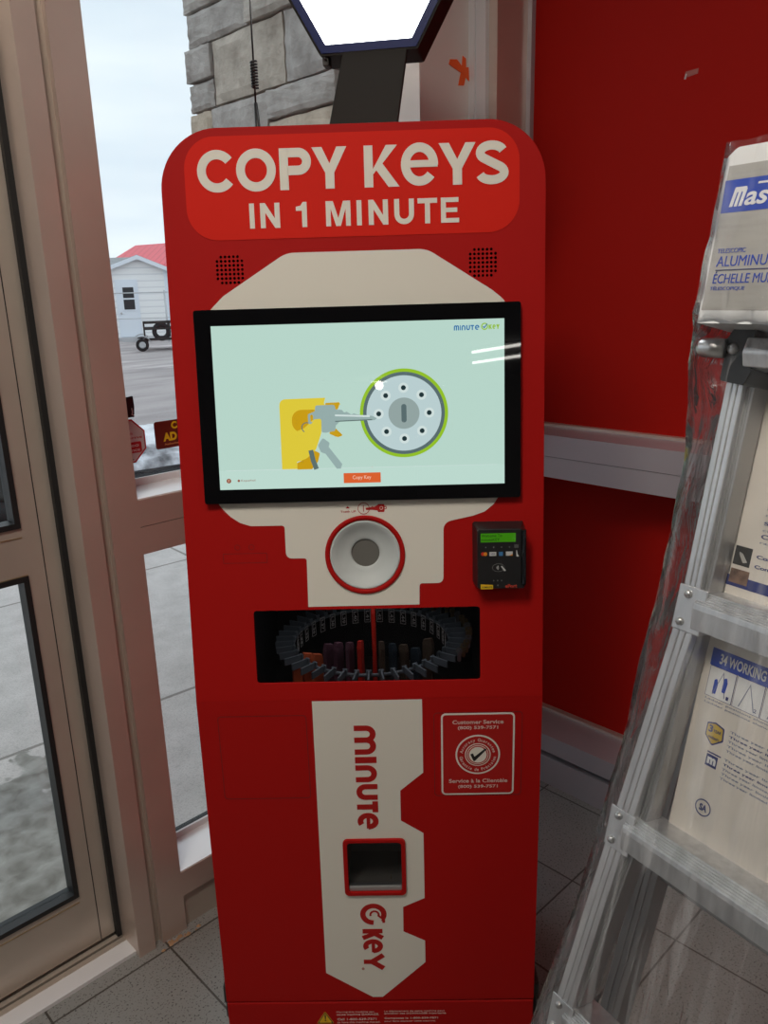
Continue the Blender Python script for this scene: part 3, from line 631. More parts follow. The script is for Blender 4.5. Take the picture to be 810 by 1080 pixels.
for k in range(NF):
    T = Tc @ Matrix.Rotation(2*PI*k/NF, 4, 'Z')
    cr.box(.165, .203, -.0016, .0016, -.010, .004, M_FIN, T); cr.box(.163, .167, -.005, .005, -.010, .004, M_FIN, T)
car = cr.build('key_carousel', kiosk)
for k in range(20):
    a = D2(-8)+k*D2(196)/19
    T = Tc @ Matrix.Rotation(a, 4, 'Z') @ Matrix.Translation((.158, 0, -.018)) @ Matrix(((0, 0, -1, 0), (-1, 0, 0, 0), (0, 1, 0, 0), (0, 0, 0, 1)))
    tg = MB(); tg.flat([rect(-.0070, .0070, -.018, .016), rect(-.0058, .0058, -.0168, .0148)], M_TAG, T, 0, .0004)
    tg.text('L%d' % (51-k), -.0036, .0038, -.0130, .0105, M_TAG, T, .0004, bold=.012, rot=1)
    tg.build('slot_tag', car)
kc = [pbr('orange key sleeve', (.60, .13, .05), .5), pbr('red key sleeve', (.55, .02, .01), .5), pbr('plum key sleeve', (.10, .045, .07), .5), pbr('brown key sleeve', (.07, .05, .035), .5), pbr('teal key sleeve', (.02, .035, .05), .5)]
for px, py, zt, m in ((-.128, .135, .866, 0), (-.108, .130, .866, 0), (-.083, .125, .890, 2), (-.063, .12, .895, 2), (-.040, .115, .897, 2), (-.018, .11, .902, 1), (.005, .235, .925, 1), (.024, .11, .900, 3), (.046, .11, .895, 4), (.068, .115, .890, 3), (.092, .12, .880, 4), (.118, .13, .895, 3), (-.150, .145, .852, 0)):
    k = MB(); a = math.atan2(py-cc[1], px) if abs(px) > .01 else 1.57; T = Matrix.Translation((px, py, 0)) @ Matrix.Rotation(a, 4, 'Z')
    k.box(-.012, .012, -.0045, .0045, .735, zt-.008, kc[m], T, bev=.001); k.raw([(-.012, -.0045, zt-.008), (.012, -.0045, zt-.008), (.012, .0045, zt-.008), (-.012, .0045, zt-.008), (-.010, -.004, zt), (.008, -.004, zt+.006), (.008, .004, zt+.006), (-.010, .004, zt)], [(0, 1, 5, 4), (1, 2, 6, 5), (2, 3, 7, 6), (3, 0, 4, 7), (4, 5, 6, 7)], kc[m], T)
    k.build('key_sleeve', car)
# small metal keys glinting on the right of the ring
for i in range(14):
    a = D2(-30+i*6); k = MB(); T = Tc @ Matrix.Rotation(a, 4, 'Z') @ Matrix.Translation((.207, 0, .004)) @ Matrix.Rotation(PI/2, 4, 'X')
    k.flat([fillet([(-.004, -.014, .001), (.001, -.016, .001), (.004, -.013, .001), (.004, .002, .001), (.007, .006, .003), (.006, .014, .004), (-.006, .014, .004), (-.007, .006, .003), (-.004, .002, .001)]), circ(0, .010, .002, 10)], M_GOLD if i % 3 else M_STEEL, T, 0, .002)
    k.build('key_blank', car)
# card reader
cx0, cx1, cz0, cz1 = .1985, .2850, .2155, .3290
rd = MB(); hh = .030
rd.raw([(.1965, .2235, 0), (.2010, .2130, 0), (.2880, .2125, 0), (.2905, .2200, 0), (.2905, .3230, 0), (.2870, .3330, 0), (.1990, .3335, 0), (.1965, .3300, 0),
        (.2030, .2195, hh), (.2050, .2160, hh), (.2850, .2150, hh), (.2870, .2200, hh), (.2870, .3200, hh), (.2780, .3235, hh), (.2060, .3240, hh), (.2030, .3200, hh)],
       [(i, (i+1) % 8, 8+(i+1) % 8, 8+i) for i in range(8)]+[tuple(range(8, 16)), tuple(range(7, -1, -1))], M_BLACK, TU)
cread = rd.build('card_reader', kiosk, bevel=.0012)
MB().box(.2800, .2885, .2230, .3235, hh-.002, hh+.007, M_GLOSSBLK, TU, bev=.0015).build('swipe_slot', cread)
lc = MB(); lc.flat([rect(.2085, .2705, .3005, .3165)], emis('lcd green', (.055, .30, .005), .62), TU, hh, hh+.0006)
lc.text('Welcome To', .2097, .2460, .3098, .3150, pbr('lcd text', (.005, .03, .002), .4), TU, hh+.0009, hh+.0006); lc.text('minuteKEY', .2097, .2420, .3025, .3078, lc.mats[1], TU, hh+.0009, hh+.0006)
lc.build('lcd_screen', cread)
lg = MB(); z = .2792
lg.flat([circ(.2125, z, .0034, 18)], pbr('card red', (.5, .02, .01), .5), TU, hh, hh+.0004); lg.flat([circ(.2168, z, .0034, 18)], pbr('card amber', (.6, .22, .01), .5), TU, hh, hh+.0005)
lg.flat([rect(.2240, .2360, z-.0036, z+.0036)], M_TAG, TU, hh, hh+.0004); lg.text('VISA', .2262, .2342, z-.0014, z+.0016, M_NAVYINK, TU, hh+.0006, hh)
lg.flat([rect(.2408, .2478, z-.0036, z+.0036)], pbr('card blue', (.04, .16, .36), .5), TU, hh, hh+.0004); lg.flat([rect(.2532, .2650, z-.0038, z+.0038)], M_TAG, TU, hh, hh+.0004); lg.flat([[(.2590, z-.0038), (.2650, z-.0038), (.2650, z-.001)]], lg.mats[1], TU, hh, hh+.0006)
for x in (.2175, .2315, .2455, .2595): lg.flat([circ(x, .2912, .0012, 12)], pbr('dim led', (.16, .16, .16), .4) if x < .218 else lg.mats[-1], TU, hh, hh+.0005)
g = lg.mats[-1]
for x in (.2315, .2385, .2455): lg.flat([circ(x, .2303, .0011, 12)], g, TU, hh, hh+.0004)
lg.flat([circ(.2388, .2215, .0014, 12)], g, TU, hh, hh+.0004)
for q in (.2905, .2925, .2945): lg.flat([rect(.2680, .2755, q-.0006, q+.0004)], g, TU, hh, hh+.0004)
lg.flat([circ(.2400, .2540, .0112, 30, ry=.0075), circ(.2400, .2540, .0105, 30, ry=.0068)], g, TU, hh, hh+.0004)
for r in (.0018, .0034, .0050): lg.flat([stroke(ell(.2352, .2540, r, r*1.05, -.8, .8, 8), .0009)], M_TAG, TU, hh, hh+.0005)
lg.flat([fillet([(.2440, .2560, .0005), (.2462, .2575, .0005), (.2505, .2520, .0005), (.2535, .2485, .0005), (.2500, .2475, .0005), (.2470, .2520, .0005)])], M_TAG, TU, hh, hh+.0005)
lg.flat([fillet([(.2712, .2850, .0005), (.2728, .2850, .0005), (.2735, .2780, .0005), (.2765, .2740, .0005), (.2720, .2735, .0005)])], M_TAG, TU, hh, hh+.0004)
lg.build('reader_icons', cread)
st2 = MB(); st2.flat([[(.2082, .2150), (.2300, .2150), (.2300, .2225), (.2082, .2240)]], M_YELLOW, TU, hh, hh+.0004); st2.text('COMPLETE', .2100, .2285, .2172, .2200, M_BLACKINK, TU, hh+.0006, hh, bold=.02); st2.build('yellow_sticker', cread)
ep = MB(); ep.text('ePort', .2520, .2730, .2165, .2235, pbr('red orange logo', (.45, .04, .02), .5), TU, hh+.0005, hh, bold=.03); ep.build('reader_logo', cread)
# lower white key graphic and its wordmark
kg = [(-.1067, .8350), (.1000, .8350), (.1000, .6781), (.0551, .6389), (.0547, .5708), (.0987, .5411), (.0987, .3872), (.0547, .3660), (.0541, .3050), (.0985, .2812), (.0984, .2268), (.0070, .1375), (-.0136, .1375), (-.1099, .2019)]
KG = MB().flat([kg, rrect(-.0610, .0622, .4000, .5300, .008)], M_WHITE, TL, 0, .0005).build('white_key_graphic', kiosk)
wm = MB()
logo_word(wm, M_REDINK, TL, [('m', .7822, .7199), ('i', .7145, .7011), ('n', .6963, .6591), ('u', .6545, .6194), ('t', .6157, .5912), ('e', .5897, .5520)], -.0303, .0110, .0112, .0010, .0005)
logo_word(wm, M_REDINK, TL, [('K', .3125, .2862), ('e', .2868, .2520), ('Y', .2514, .2078)], -.0298, .0112, .0108, .0010, .0005)
# round emblem: broken ring with a little key
wm.flat([stroke([(-.0063+.0215*math.cos(t), .3492+.0205*math.sin(t)) for t in [D2(-35)+D2(305)*i/40 for i in range(41)]], .0110)], M_REDINK, TL, .0005, .0010)
wm.flat([stroke(ell(-.0040, .3480, .0085, .0085, D2(-20), D2(200), 24), .0042)], M_REDINK, TL, .0005, .0010)
wm.flat([fillet([(.0010, .3455, .001), (.0110, .3360, .001), (.0090, .3335, .001), (.0125, .3310, .001), (.0105, .3280, .001), (.0165, .3275, .001), (.0175, .3335, .001), (.0060, .3470, .001)])], M_REDINK, TL, .0005, .00105)
wm.flat([circ(-.0318, .2117, .0028, 18), circ(-.0318, .2117, .0020, 18)], M_REDINK, TL, .0005, .0010); wm.textc('R', -.0318, .2117, .0020, M_REDINK, TL, .0010, .0005, ang=-PI/2)
wm.build('wordmark', KG)
# dispenser door
df = MB().flat([rrect(-.0618, .0624, .3992, .5308, .010), rrect(-.0535, .0540, .4060, .5240, .007)], M_RED, TL, -.002, .006).build('dispenser_frame', kiosk, bevel=.001)
bn = MB(); q = .022
bn.raw([(-.056, .002, .4035), (.0565, .002, .4035), (.0565, .12, .4035), (-.056, .12, .4035), (-.056, .002, .5265), (.0565, .002, .5265), (.0565, .12, .5265), (-.056, .12, .5265)], [(0, 1, 2, 3), (4, 7, 6, 5), (0, 3, 7, 4), (1, 5, 6, 2), (3, 2, 6, 7)], pbr('grey chute', (.22, .21, .18), .4, .1))
bn.build('chute', df)
MB().box(-.050, .015, .030, .045, .4985, .523, M_BLACK, bev=.001).build('chute_flap', df)
MB().box(-.0530, .0535, -.001, .012, .4065, .4170, M_MILLD, bev=.001).build('metal_lip', df)
MB().box(.0310, .0325, .02, .0215, .417, .428, M_GOLD).build('latch_pin', df)
MB().flat([rrect(-.0548, .0553, .4045, .5255, .006)], M_VGLASS, TL, -.0045, -.003).build('clear_flap', df)
# outlines of the access panels
for x0, x1 in ((-.2880, -.1192), (.1214, .2889)):
    MB().flat([rrect(x0, x1, .6253, .8062, .007), rrect(x0+.0011, x1-.0011, .6264, .8051, .006)], M_REDLINE, TL, 0, .0003).build('access_panel_outline', kiosk)
sv = MB()
sv.flat([rrect(.1351, .2745, .6278, .8043, .009)], M_WHITE, TL, 0, .0006); sv.flat([rrect(.1385, .2711, .6312, .8009, .006)], M_REDINK, TL, .0003, .0009)
SX, SZ = .2048, .7158
for r, m, k in ((.0425, M_WHITE, 1), (.0393, M_REDINK, 2), (.0245, M_WHITE, 3), (.0228, M_REDINK, 4), (.0205, M_WHITE, 5), (.0192, M_REDINK, 6), (.0170, M_WHITE, 7)): sv.flat([circ(SX, SZ, r, 48)], m, TL, .0006, .0008+k*.0002)
svo = sv.build('service_sticker', kiosk)
sx = MB(); hh = .0013
for s, x0, x1, z, hgt in (('Customer Service', .1568, .2530, .7818, .0080), ('(800) 539-7571', .1669, .2430, .7688, .0085), ('Service à la Clientèle', .1495, .2619, .6545, .0082), ('(800) 539-7571', .1671, .2435, .6412, .0082)):
    sx.text(s, x0, x1, z, z+hgt, M_PALEINK, TL, hh, .0008, bold=.018)
for s, top in (('Accuracy Guarantee', 1), ('Garantie de Précision', 0)):
    n = len(s); span = D2(165)
    for i, ch in enumerate(s):
        if ch == ' ': continue
        f = (i+.5)/n-.5
        a = PI/2-f*span if top else -PI/2+f*span
        sx.textc(ch, SX+.0320*math.cos(a), SZ+.0320*math.sin(a), .0062, M_PALEINK, TL, .0016, .0012, bold=.015, ang=a-PI/2 if top else a+PI/2)
sx.build('sticker_lettering', svo)
MB().flat([fillet([(.1905, .7175, .001), (.1955, .7195, .001), (.1985, .7120, .0), (.2180, .7290, .001), (.2225, .7285, .001), (.1990, .7025, .001), (.1965, .7030, .001)])], M_BLACKINK, TL, .0020, .0024).build('check_mark', svo)
# neck, hexagonal lit sign, aerial
nk = MB()
nv = []
for (x0, x1, z, y0, y1) in ((-.060, .073, 1.80, .275, .345), (-.057, .074, 1.842, .285, .350), (-.017, .103, 2.02, .325, .385)):
    nv += [(x0, y0, z), (x1, y0-.018, z), (x1, y1, z), (x0, y1, z)]
nk.raw(nv, [(0, 1, 5, 4), (1, 2, 6, 5), (2, 3, 7, 6), (3, 0, 4, 7), (4, 5, 9, 8), (5, 6, 10, 9), (6, 7, 11, 10), (7, 4, 8, 11), (3, 2, 1, 0), (8, 9, 10, 11)], M_NECK)
nk.build('sign_neck', kiosk, bevel=.002)
YAW = D2(-9.2)
side = .163; side_o = .172
Ts = Matrix.Translation((.0285, .315, 2.02)) @ Matrix.Rotation(YAW, 4, 'Z') @ Matrix(((1, 0, 0, 0), (0, 0, -1, 0), (0, 1, 0, 0), (0, 0, 0, 1)))
def hexa(s, zb):
    a = s*math.sqrt(3)/2
    return [(-s/2, zb), (s/2, zb), (s, zb+a), (s/2, zb+2*a), (-s/2, zb+2*a), (-s, zb+a)]
app = side*math.sqrt(3)/2
sb = MB(); sb.flat([fillet([(x, y, .006) for x, y in hexa(side+.0215, -.0186)])], M_NECK, Ts, -.092, 0)
sbx = sb.build('sign_box', kiosk, bevel=.002)
MB().flat([hexa(side+.0165, -.0143), hexa(side, 0)], M_NAVY, Ts, -.004, .0015).build('navy_border', sbx)
MB().flat([hexa(side, 0)], M_LIT, Ts, -.004, .0008).build('light_panel', sbx, 'white lit panel of the hexagonal sign')
bk = MB(); T2 = Ts
bk.box(.115, .165, .155, .215, -.135, -.088, M_NECK, T2, bev=.003); bk.build('power_box', sbx)
bk = MB(); bk.box(-.090, -.078, -.034, -.010, -.030, -.004, M_DARK, Ts, bev=.002); bk.lathe([(.0, .0), (.0032, 0), (.0032, .004), (0, .004)], M_BLACK, 12, Ts @ Matrix.Translation((-.084, -.022, -.004))); bk.build('mounting_lug', sbx)
an = MB(); ax, ay = -.186, .30
an.tube([(ax+.004, ay, 1.80), (ax+.002, ay, 1.86), (ax, ay, 1.92)], [.0065, .006, .0035], M_BLACK, 10); an.tube([(ax, ay, 1.92), (ax+.003, ay, 2.20)], .0019, M_BLACK, 6)
ant = an.build('antenna', kiosk)
MB().tube([(ax+.001+.0055*math.cos(t), ay+.0055*math.sin(t), 1.945+.045*t/(2*PI*9)) for t in [2*PI*9*i/144 for i in range(145)]], .0019, M_BLACK, 6).build('coil', ant)

# ------------------------------------------------------------------ ladder wrapped in film
ex = Vector((.5591929, -.82903757, 0)); 
ex = Vector((-.193, -.981, 0)).normalized(); Lv = Vector((.204, -.040, .978)); Lv = (Lv-ex*Lv.dot(ex)).normalized(); ey = Lv.cross(ex)
LM = Matrix(((ex.x, ey.x, Lv.x, -.318), (ex.y, ey.y, Lv.y, -.511), (ex.z, ey.z, Lv.z, 0), (0, 0, 0, 1)))
lad = empty('stepladder', M=LM)
tag(lad, 'folded aluminium telescopic ladder wrapped in clear film, leaning by the red wall', 'ladder')
UC = .25          # centre line; local axes: u across, w away, v up along the ladder
def mir(u): return 2*UC-u
def rail(name, path, wu, w0, w1, mat, lip=.004):
    # channel section rail following (u, v) points, mirrored for the right side
    for sgn in (0, 1):
        m = MB(); pts = []
        for (u, v) in path:
            a, b = u, u+wu
            if sgn: a, b = mir(u)-wu, mir(u)
            pts.append((a, b, v))
        v_ = []
        for a, b, z in pts: v_ += [(a, w0, z), (b, w0, z), (b, w1, z), (a, w1, z)]
        f = []
        for i in range(len(pts)-1):
            for j in range(4): f.append((4*i+j, 4*i+(j+1) % 4, 4*i+4+(j+1) % 4, 4*i+4+j))
        f += [(0, 1, 2, 3), tuple(4*(len(pts)-1)+j for j in (3, 2, 1, 0))]
        m.raw(v_, f, mat)
        for k in (.35, .65):   # extruded ribs on the front face
            vv = []
            for a, b, z in pts:
                c = a+(b-a)*k; vv += [(c-.0012, w0-.0012, z), (c+.0012, w0-.0012, z), (c+.0012, w0+.001, z), (c-.0012, w0+.001, z)]
            m.raw(vv, f, mat)
        m.build(name, lad, bevel=.002)
front = [(-.068, .02), (.0585, 1.25)]
rail('outer_rail', front, .026, -.004, .030, M_MILL)
rail('inner_rail', [(.057, 1.20), (.056, 1.50)], .021, -.002, .030, M_MILL)
rail('inner_slide', [(.020, .70), (.060, 1.0), (.074, 1.30), (.074, 1.50)], .011, .006, .034, M_MILLD)
rail('rear_rail', [(-.010, .02), (.006, .63), (.030, 1.05), (.055, 1.48)], .030, .085, .115, M_MILLD)
# rungs with ribbed tread and fixing bolts
for v0, uo in ((.08, -.055), (.367, -.026), (.655, .002), (.938, .031), (1.226, .060)):
    r = MB(); u0, u1 = uo+.018, mir(uo)-.018
    r.raw([(u0, -.006, v0), (u1, -.006, v0), (u1, -.010, v0+.024), (u0, -.010, v0+.024), (u0, -.010, v0+.030), (u1, -.010, v0+.030), (u1, .004, v0+.043), (u0, .004, v0+.043), (u0, .040, v0+.043), (u1, .040, v0+.043), (u1, .040, v0), (u0, .040, v0)],
          [(0, 1, 2, 3), (3, 2, 5, 4), (4, 5, 6, 7), (7, 6, 9, 8), (8, 9, 10, 11), (11, 10, 1, 0), (0, 3, 4, 7, 8, 11), (1, 10, 9, 6, 5, 2)], M_MILL)
    for k in range(6):
        f = (k+.5)/6; a = -.010+.014*f; b = v0+.030+.013*f
        r.box(u0, u1, a-.0012, a+.0012, b-.0006, b+.0012, M_MILL)
    ro = r.build('rung', lad, bevel=.0015)
    for s in (0, 1):
        for z, d in ((v0+.004, 0), (v0+.037, .0035)):
            u = uo+d+.004; u = mir(u) if s else u
            MB().lathe([(0, .0055), (.0035, .005), (.0048, .0025), (.0052, 0), (.0052, -.002)], M_STEEL, 14, Matrix.Translation((u, -.0045, z)) @ Matrix.Rotation(PI/2, 4, 'X')).build('bolt', ro)
        a, b = uo-.006, uo+.030
        if s: a, b = mir(b), mir(a)
        MB().box(a, b, -.0055, -.003, v0-.006, v0+.046, M_MILL, bev=.001).build('rung_bracket', ro)
for v0, uo in ((.26, .02), (.560, .03), (.872, .045), (1.19, .06)):
    MB().box(uo, mir(uo), .090, .120, v0, v0+.035, M_MILLD, bev=.003).build('rear_rung', lad)
# hinges with lock knobs
for s in (0, 1):
    m = MB(); f = (lambda u: mir(u)) if s else (lambda u: u)
    out = fillet([(.058, 1.500, .004), (.086, 1.497, .004), (.092, 1.512, .004), (.082, 1.530, .002), (.090, 1.562, .006), (.066, 1.562, .006), (.057, 1.545, .004)])
    m.flat([[(f(x), y) for x, y in out]], M_BLACK, Matrix(((1, 0, 0, 0), (0, 0, -1, 0), (0, 1, 0, 0), (0, 0, 0, 1))), -.095, .018)
    hg = m.build('hinge', lad, bevel=.002)
    k = MB(); k.tube([(f(.026), -.018, 1.534), (f(.030), -.018, 1.534), (f(.058), -.018, 1.534)], [.008, .0105, .0105], M_STEEL, 20); k.build('lock_knob', hg)
    k = MB(); k.lathe([(0, .004), (.004, .0035), (.006, .001), (.006, -.002)], M_STEEL, 16, Matrix.Translation((f(.0665), -.019, 1.534)) @ Matrix.Rotation(PI/2, 4, 'X')); k.build('hinge_rivet', hg)
MB().raw([(x, y, z) for x in (.082, mir(.082)) for (y, z) in ((-.020, 1.516), (-.026, 1.530), (-.022, 1.546), (.01, 1.548), (.01, 1.514))], [(0, 1, 2, 3, 4), (9, 8, 7, 6, 5)]+[(i, 5+i, 5+(i+1) % 5, (i+1) % 5) for i in range(5)], M_MILL).build('top_bar', lad, bevel=.0015)
for s in (0, 1):
    for w in (.013, .10):
        a = -.066 if w < .05 else .008; u0 = a if not s else mir(a)-.03
        MB().box(u0-.004, u0+.034, w-.022, w+.022, 0, .035, M_BLACK, bev=.005).build('foot', lad)
# printed cardboard inside
PT = Matrix(((1, 0, 0, 0), (0, 0, -1, .036), (0, 1, 0, 0), (0, 0, 0, 1)))
cd = MB(); cd.box(.078, mir(.078), .036, .044, .962, 1.56, M_CARD)
card = cd.build('instruction_card', lad)
pr = MB()
def pl_(poly, m, k=1): pr.flat([poly], m, PT, 0, .0003*k)
pl_(rect(.078, mir(.078), 1.279, 1.291), M_NAVYINK); pl_(rect(.086, mir(.086), 1.184, 1.2045), M_BLUE)
pr.text('34 WORKING HEIGHTS', .097, .192, 1.1885, 1.2005, M_WHITEINK, PT, .0007, bold=.02)
for i in range(9):
    a = .0875+i*.034; pl_(rect(a, a+.033, 1.148, 1.184), M_NAVYINK, 1); pl_(rect(a+.0006, a+.0324, 1.1486, 1.1834), M_CARDW, 2)
    if i: pr.flat([stroke([(a+.008, 1.151), (a+.0165, 1.179), (a+.026, 1.151)], .0011)], M_GREYINK, PT, 0, .0009)
    else:
        pr.flat([stroke([(a+.009, 1.152), (a+.0175, 1.180), (a+.024, 1.152)], .0010)], M_GREYINK, PT, 0, .0009)
        for (x, z) in ((a+.0085, 1.163), (a+.0195, 1.168)): pl_(fillet([(x, z-.010, .001), (x+.004, z-.010, .001), (x+.005, z+.002, .001), (x+.003, z+.008, .002), (x, z+.006, .001)]), M_BLUE, 3)
    pr.text('%d' % (i+1), a+.026, a+.029, 1.1515, 1.1555, M_NAVYINK, PT, .0009)
for z in (1.1435, 1.139): pr.text('Ladder positions shown are for illustration; lire attentivement les instructions avant usage', .089, .400, z, z+.0028, M_GREYINK, PT, .0005)
pl_(fillet([(.0985, 1.119, .002), (.1085, 1.122, .002), (.1200, 1.119, .002), (.1215, 1.104, .002), (.1090, 1.094, .003), (.0985, 1.104, .002)]), M_NAVYINK, 1)
pl_(fillet([(.1000, 1.1175, .002), (.1085, 1.1203, .002), (.1185, 1.1175, .002), (.1198, 1.105, .002), (.1090, 1.0960, .003), (.1000, 1.105, .002)]), M_GOLDINK, 2)
pr.text('3', .1020, .1070, 1.1090, 1.1175, M_NAVYINK, PT, .0010, bold=.04); pr.text('YEAR', .1080, .1175, 1.1105, 1.1140, M_NAVYINK, PT, .0010); pr.text('WARRANTY', .1030, .1170, 1.1020, 1.1050, M_NAVYINK, PT, .0010)
pl_(rect(.1060, .1200, 1.0700, 1.0840), M_NAVYINK, 1); pl_(rect(.1060, .1230, 1.0855, 1.0870), M_NAVYINK, 1); pr.text('m', .1080, .1185, 1.0730, 1.0810, M_WHITEINK, PT, .0007, bold=.05)
rz = random.Random(9)
for z0, nl, b in ((1.117, 5, 0), (1.084, 5, .0)):
    for i in range(nl): pr.text('Three year limited warranty against defects; garantie limitée de trois ans contre tout défaut'[:rz.randint(60, 90)], .1270, .395+rz.uniform(-.03, .02), z0-i*.0056, z0-i*.0056+.0034, M_NAVYINK if i == 1 else M_GREYINK, PT, .0005, bold=.01)
pr.flat([circ(.1155, 1.0205, .0100, 32), circ(.1155, 1.0205, .0086, 32)], M_NAVYINK, PT, 0, .0004); pr.text('SA', .1110, .1205, 1.0165, 1.0245, M_NAVYINK, PT, .0005, bold=.03)
# upper feature list
z = 1.505
for s1, s2 in (('Slip-resistant feet', 'Pieds antidérapants'), ('Lightweight aluminum', 'Aluminium léger'), ('Telescopic height adjustment', 'Hauteur télescopique'), ('Slip-resistant feet for grip', 'Pieds antidérapants stables'), ('Locks in many positions', 'Se bloque en plusieurs positions'), ('Strong hinges', 'Charnières robustes')):
    pr.text(s1, .112, .112+.0052*len(s1), z, z+.0050, M_NAVYINK, PT, .0005, bold=.015); pr.text('compact storage and easy transport', .112, .280, z-.0068, z-.0032, M_GREYINK, PT, .0005)
    pr.text(s2, .112, .112+.0052*len(s2), z-.0140, z-.0090, M_NAVYINK, PT, .0005, bold=.015); pr.text('rangement compact et transport facile', .112, .285, z-.0205, z-.0169, M_GREYINK, PT, .0005)
    z -= .0305
pl_(rect(.0860, .1060, 1.3035, 1.3250), M_DARK, 1); pr.flat([fillet([(.0910, 1.3190, .001), (.0960, 1.3170, .001), (.1030, 1.3085, .001), (.0980, 1.3070, .001), (.0925, 1.3150, .001)])], M_CARDG, PT, 0, .0007)
pr.text('Compact storage', .112, .185, 1.3150, 1.3200, M_NAVYINK, PT, .0005, bold=.015); pr.text('Compactes pour ranger', .112, .205, 1.3040, 1.3090, M_NAVYINK, PT, .0005, bold=.015)
pl_(rect(.0860, .1080, 1.2830, 1.2990), pbr('small photo print', (.17, .10, .07), .5, var=.5, vscale=90), 3)
pr.build('printing', card)
# printed sleeve over the top
sv = MB(); out = fillet([(.0425, 1.5545, .001), (.0385, 1.722, .006), (.0480, 1.7310, .010), (mir(.0480), 1.7310, .010), (mir(.0385), 1.722, .006), (mir(.0425), 1.5545, .001)])
ST = Matrix(((1, 0, 0, 0), (0, 0, -1, -.055), (0, 1, 0, 0), (0, 0, 0, 1)))
sv.flat([out], M_CARDW, ST, -.16, 0); slv = sv.build('cardboard_sleeve', lad, bevel=.002)
sp = MB()
def ps(poly, m, k=1): sp.flat([poly], m, ST, 0, .0003*k)
ps([(.0445, 1.5680), (mir(.0445), 1.5680), (mir(.0430), 1.7130), (.0430, 1.7130)], M_CARDG)
ps([(.0440, 1.6660), (mir(.0440), 1.6660), (mir(.0425), 1.6985), (.0425, 1.6985)], M_BLUE, 2)
sp.build('sleeve_print', slv)
sl = MB()
# slanted wordmark
def slant(mb_, s, x0, x1, y0, y1, m, k):
    v, f = text_geo(s, .02, 1.0); xs = [p[0] for p in v]; ys = [p[1] for p in v]; a, b, c, d = min(xs), max(xs), min(ys), max(ys)
    mb_.raw([(x0+(p[0]-a)/(b-a)*(x1-x0)+(p[1]-c)/(d-c)*.0035, y0+(p[1]-c)/(d-c)*(y1-y0), .0009*(p[2]+.5)+.0002) for p in v], f, m, ST)
sl.flat([[(x+(y-1.6715)*.18, y) for x, y in ((.0525, 1.6715), (.0562, 1.6715), (.0562, 1.6855), (.0578, 1.6855), (.0578, 1.6715), (.0612, 1.6715), (.0612, 1.6855), (.0628, 1.6855), (.0628, 1.6715), (.0665, 1.6715), (.0665, 1.6880), (.0650, 1.6905), (.0525, 1.6905))]], M_WHITEINK, ST, 0, .001)
slant(sl, 'astercraft', .0685, .185, 1.6715, 1.6905, M_WHITEINK, 3)
sl.flat([[(.0800, 1.6915), (.2050, 1.6915), (.2055, 1.6935), (.0805, 1.6935)]], M_WHITEINK, ST, 0, .001)
sl.text('TELESCOPIC', .0500, .0815, 1.6255, 1.6300, M_BLUE, ST, .0009); sl.text('ALUMINUM MULTI-POSITION LADDER',   .0515, .2720, 1.6120, 1.6225, M_BLUE, ST, .0009)
sl.flat([rect(.0520, .3400, 1.6080, 1.6088)], M_NAVYINK, ST, 0, .0009)
sl.text('ÉCHELLE MULTIPOSITION EN ALUMINIUM', .0515, .2500, 1.5950, 1.6070, M_BLUE, ST, .0009); sl.text('TÉLESCOPIQUE', .0500, .0890, 1.5875, 1.5925, M_BLUE, ST, .0009)
sl.build('sleeve_lettering', slv)
# clear film hull
wr = random.Random(21)
wm_ = MB(); rings = []; NV = 110
def wl_(v):
    pts = [(0, -.105), (.64, -.022), (.80, .004), (.94, .020), (1.1, .030), (1.3, .034), (1.42, .033), (1.49, .022), (1.52, .014), (1.535, .018), (1.552, .0415), (1.60, .0415), (1.735, .0385)]
    for (a, b), (c, d) in zip(pts, pts[1:]):
        if a <= v <= c: return b+(d-b)*(v-a)/(c-a)
    return pts[-1][1]
NU = 40
for i in range(NV+1):
    v = .02+(1.715)*i/NV; L = wl_(v); R = mir(L)
    y0 = -.016-.045*max(0, min(1, (v-1.53)/.025)); y1 = .135+.03*max(0, min(1, (v-1.5)/.1)); ring = []
    per = []
    for k in range(NU): per.append((L+(R-L)*k/NU, y0))
    for k in range(12): per.append((R, y0+(y1-y0)*k/12))
    for k in range(NU): per.append((R-(R-L)*k/NU, y1))
    for k in range(12): per.append((L, y1-(y1-y0)*k/12))
    for k, (x, y) in enumerate(per):
        d = .0022*math.sin(k*1.7+3*math.sin(v*11)+v*9)+.0014*wr.uniform(-1, 1)
        e = .0026*math.sin(v*37+k*.23)+.0015*math.sin(v*91+k)
        ring.append((x+(e if k >= NU+12+NU or NU <= k < NU+12 else 0), y+(d-.001 if k < NU else d), v))
    rings.append(ring)
n = len(rings[0])
wm_.raw([p for r in rings for p in r], [(i*n+k, i*n+(k+1) % n, (i+1)*n+(k+1) % n, (i+1)*n+k) for i in range(NV) for k in range(n)], M_WRAP, None, True)
wm_.build('plastic_wrap', lad)

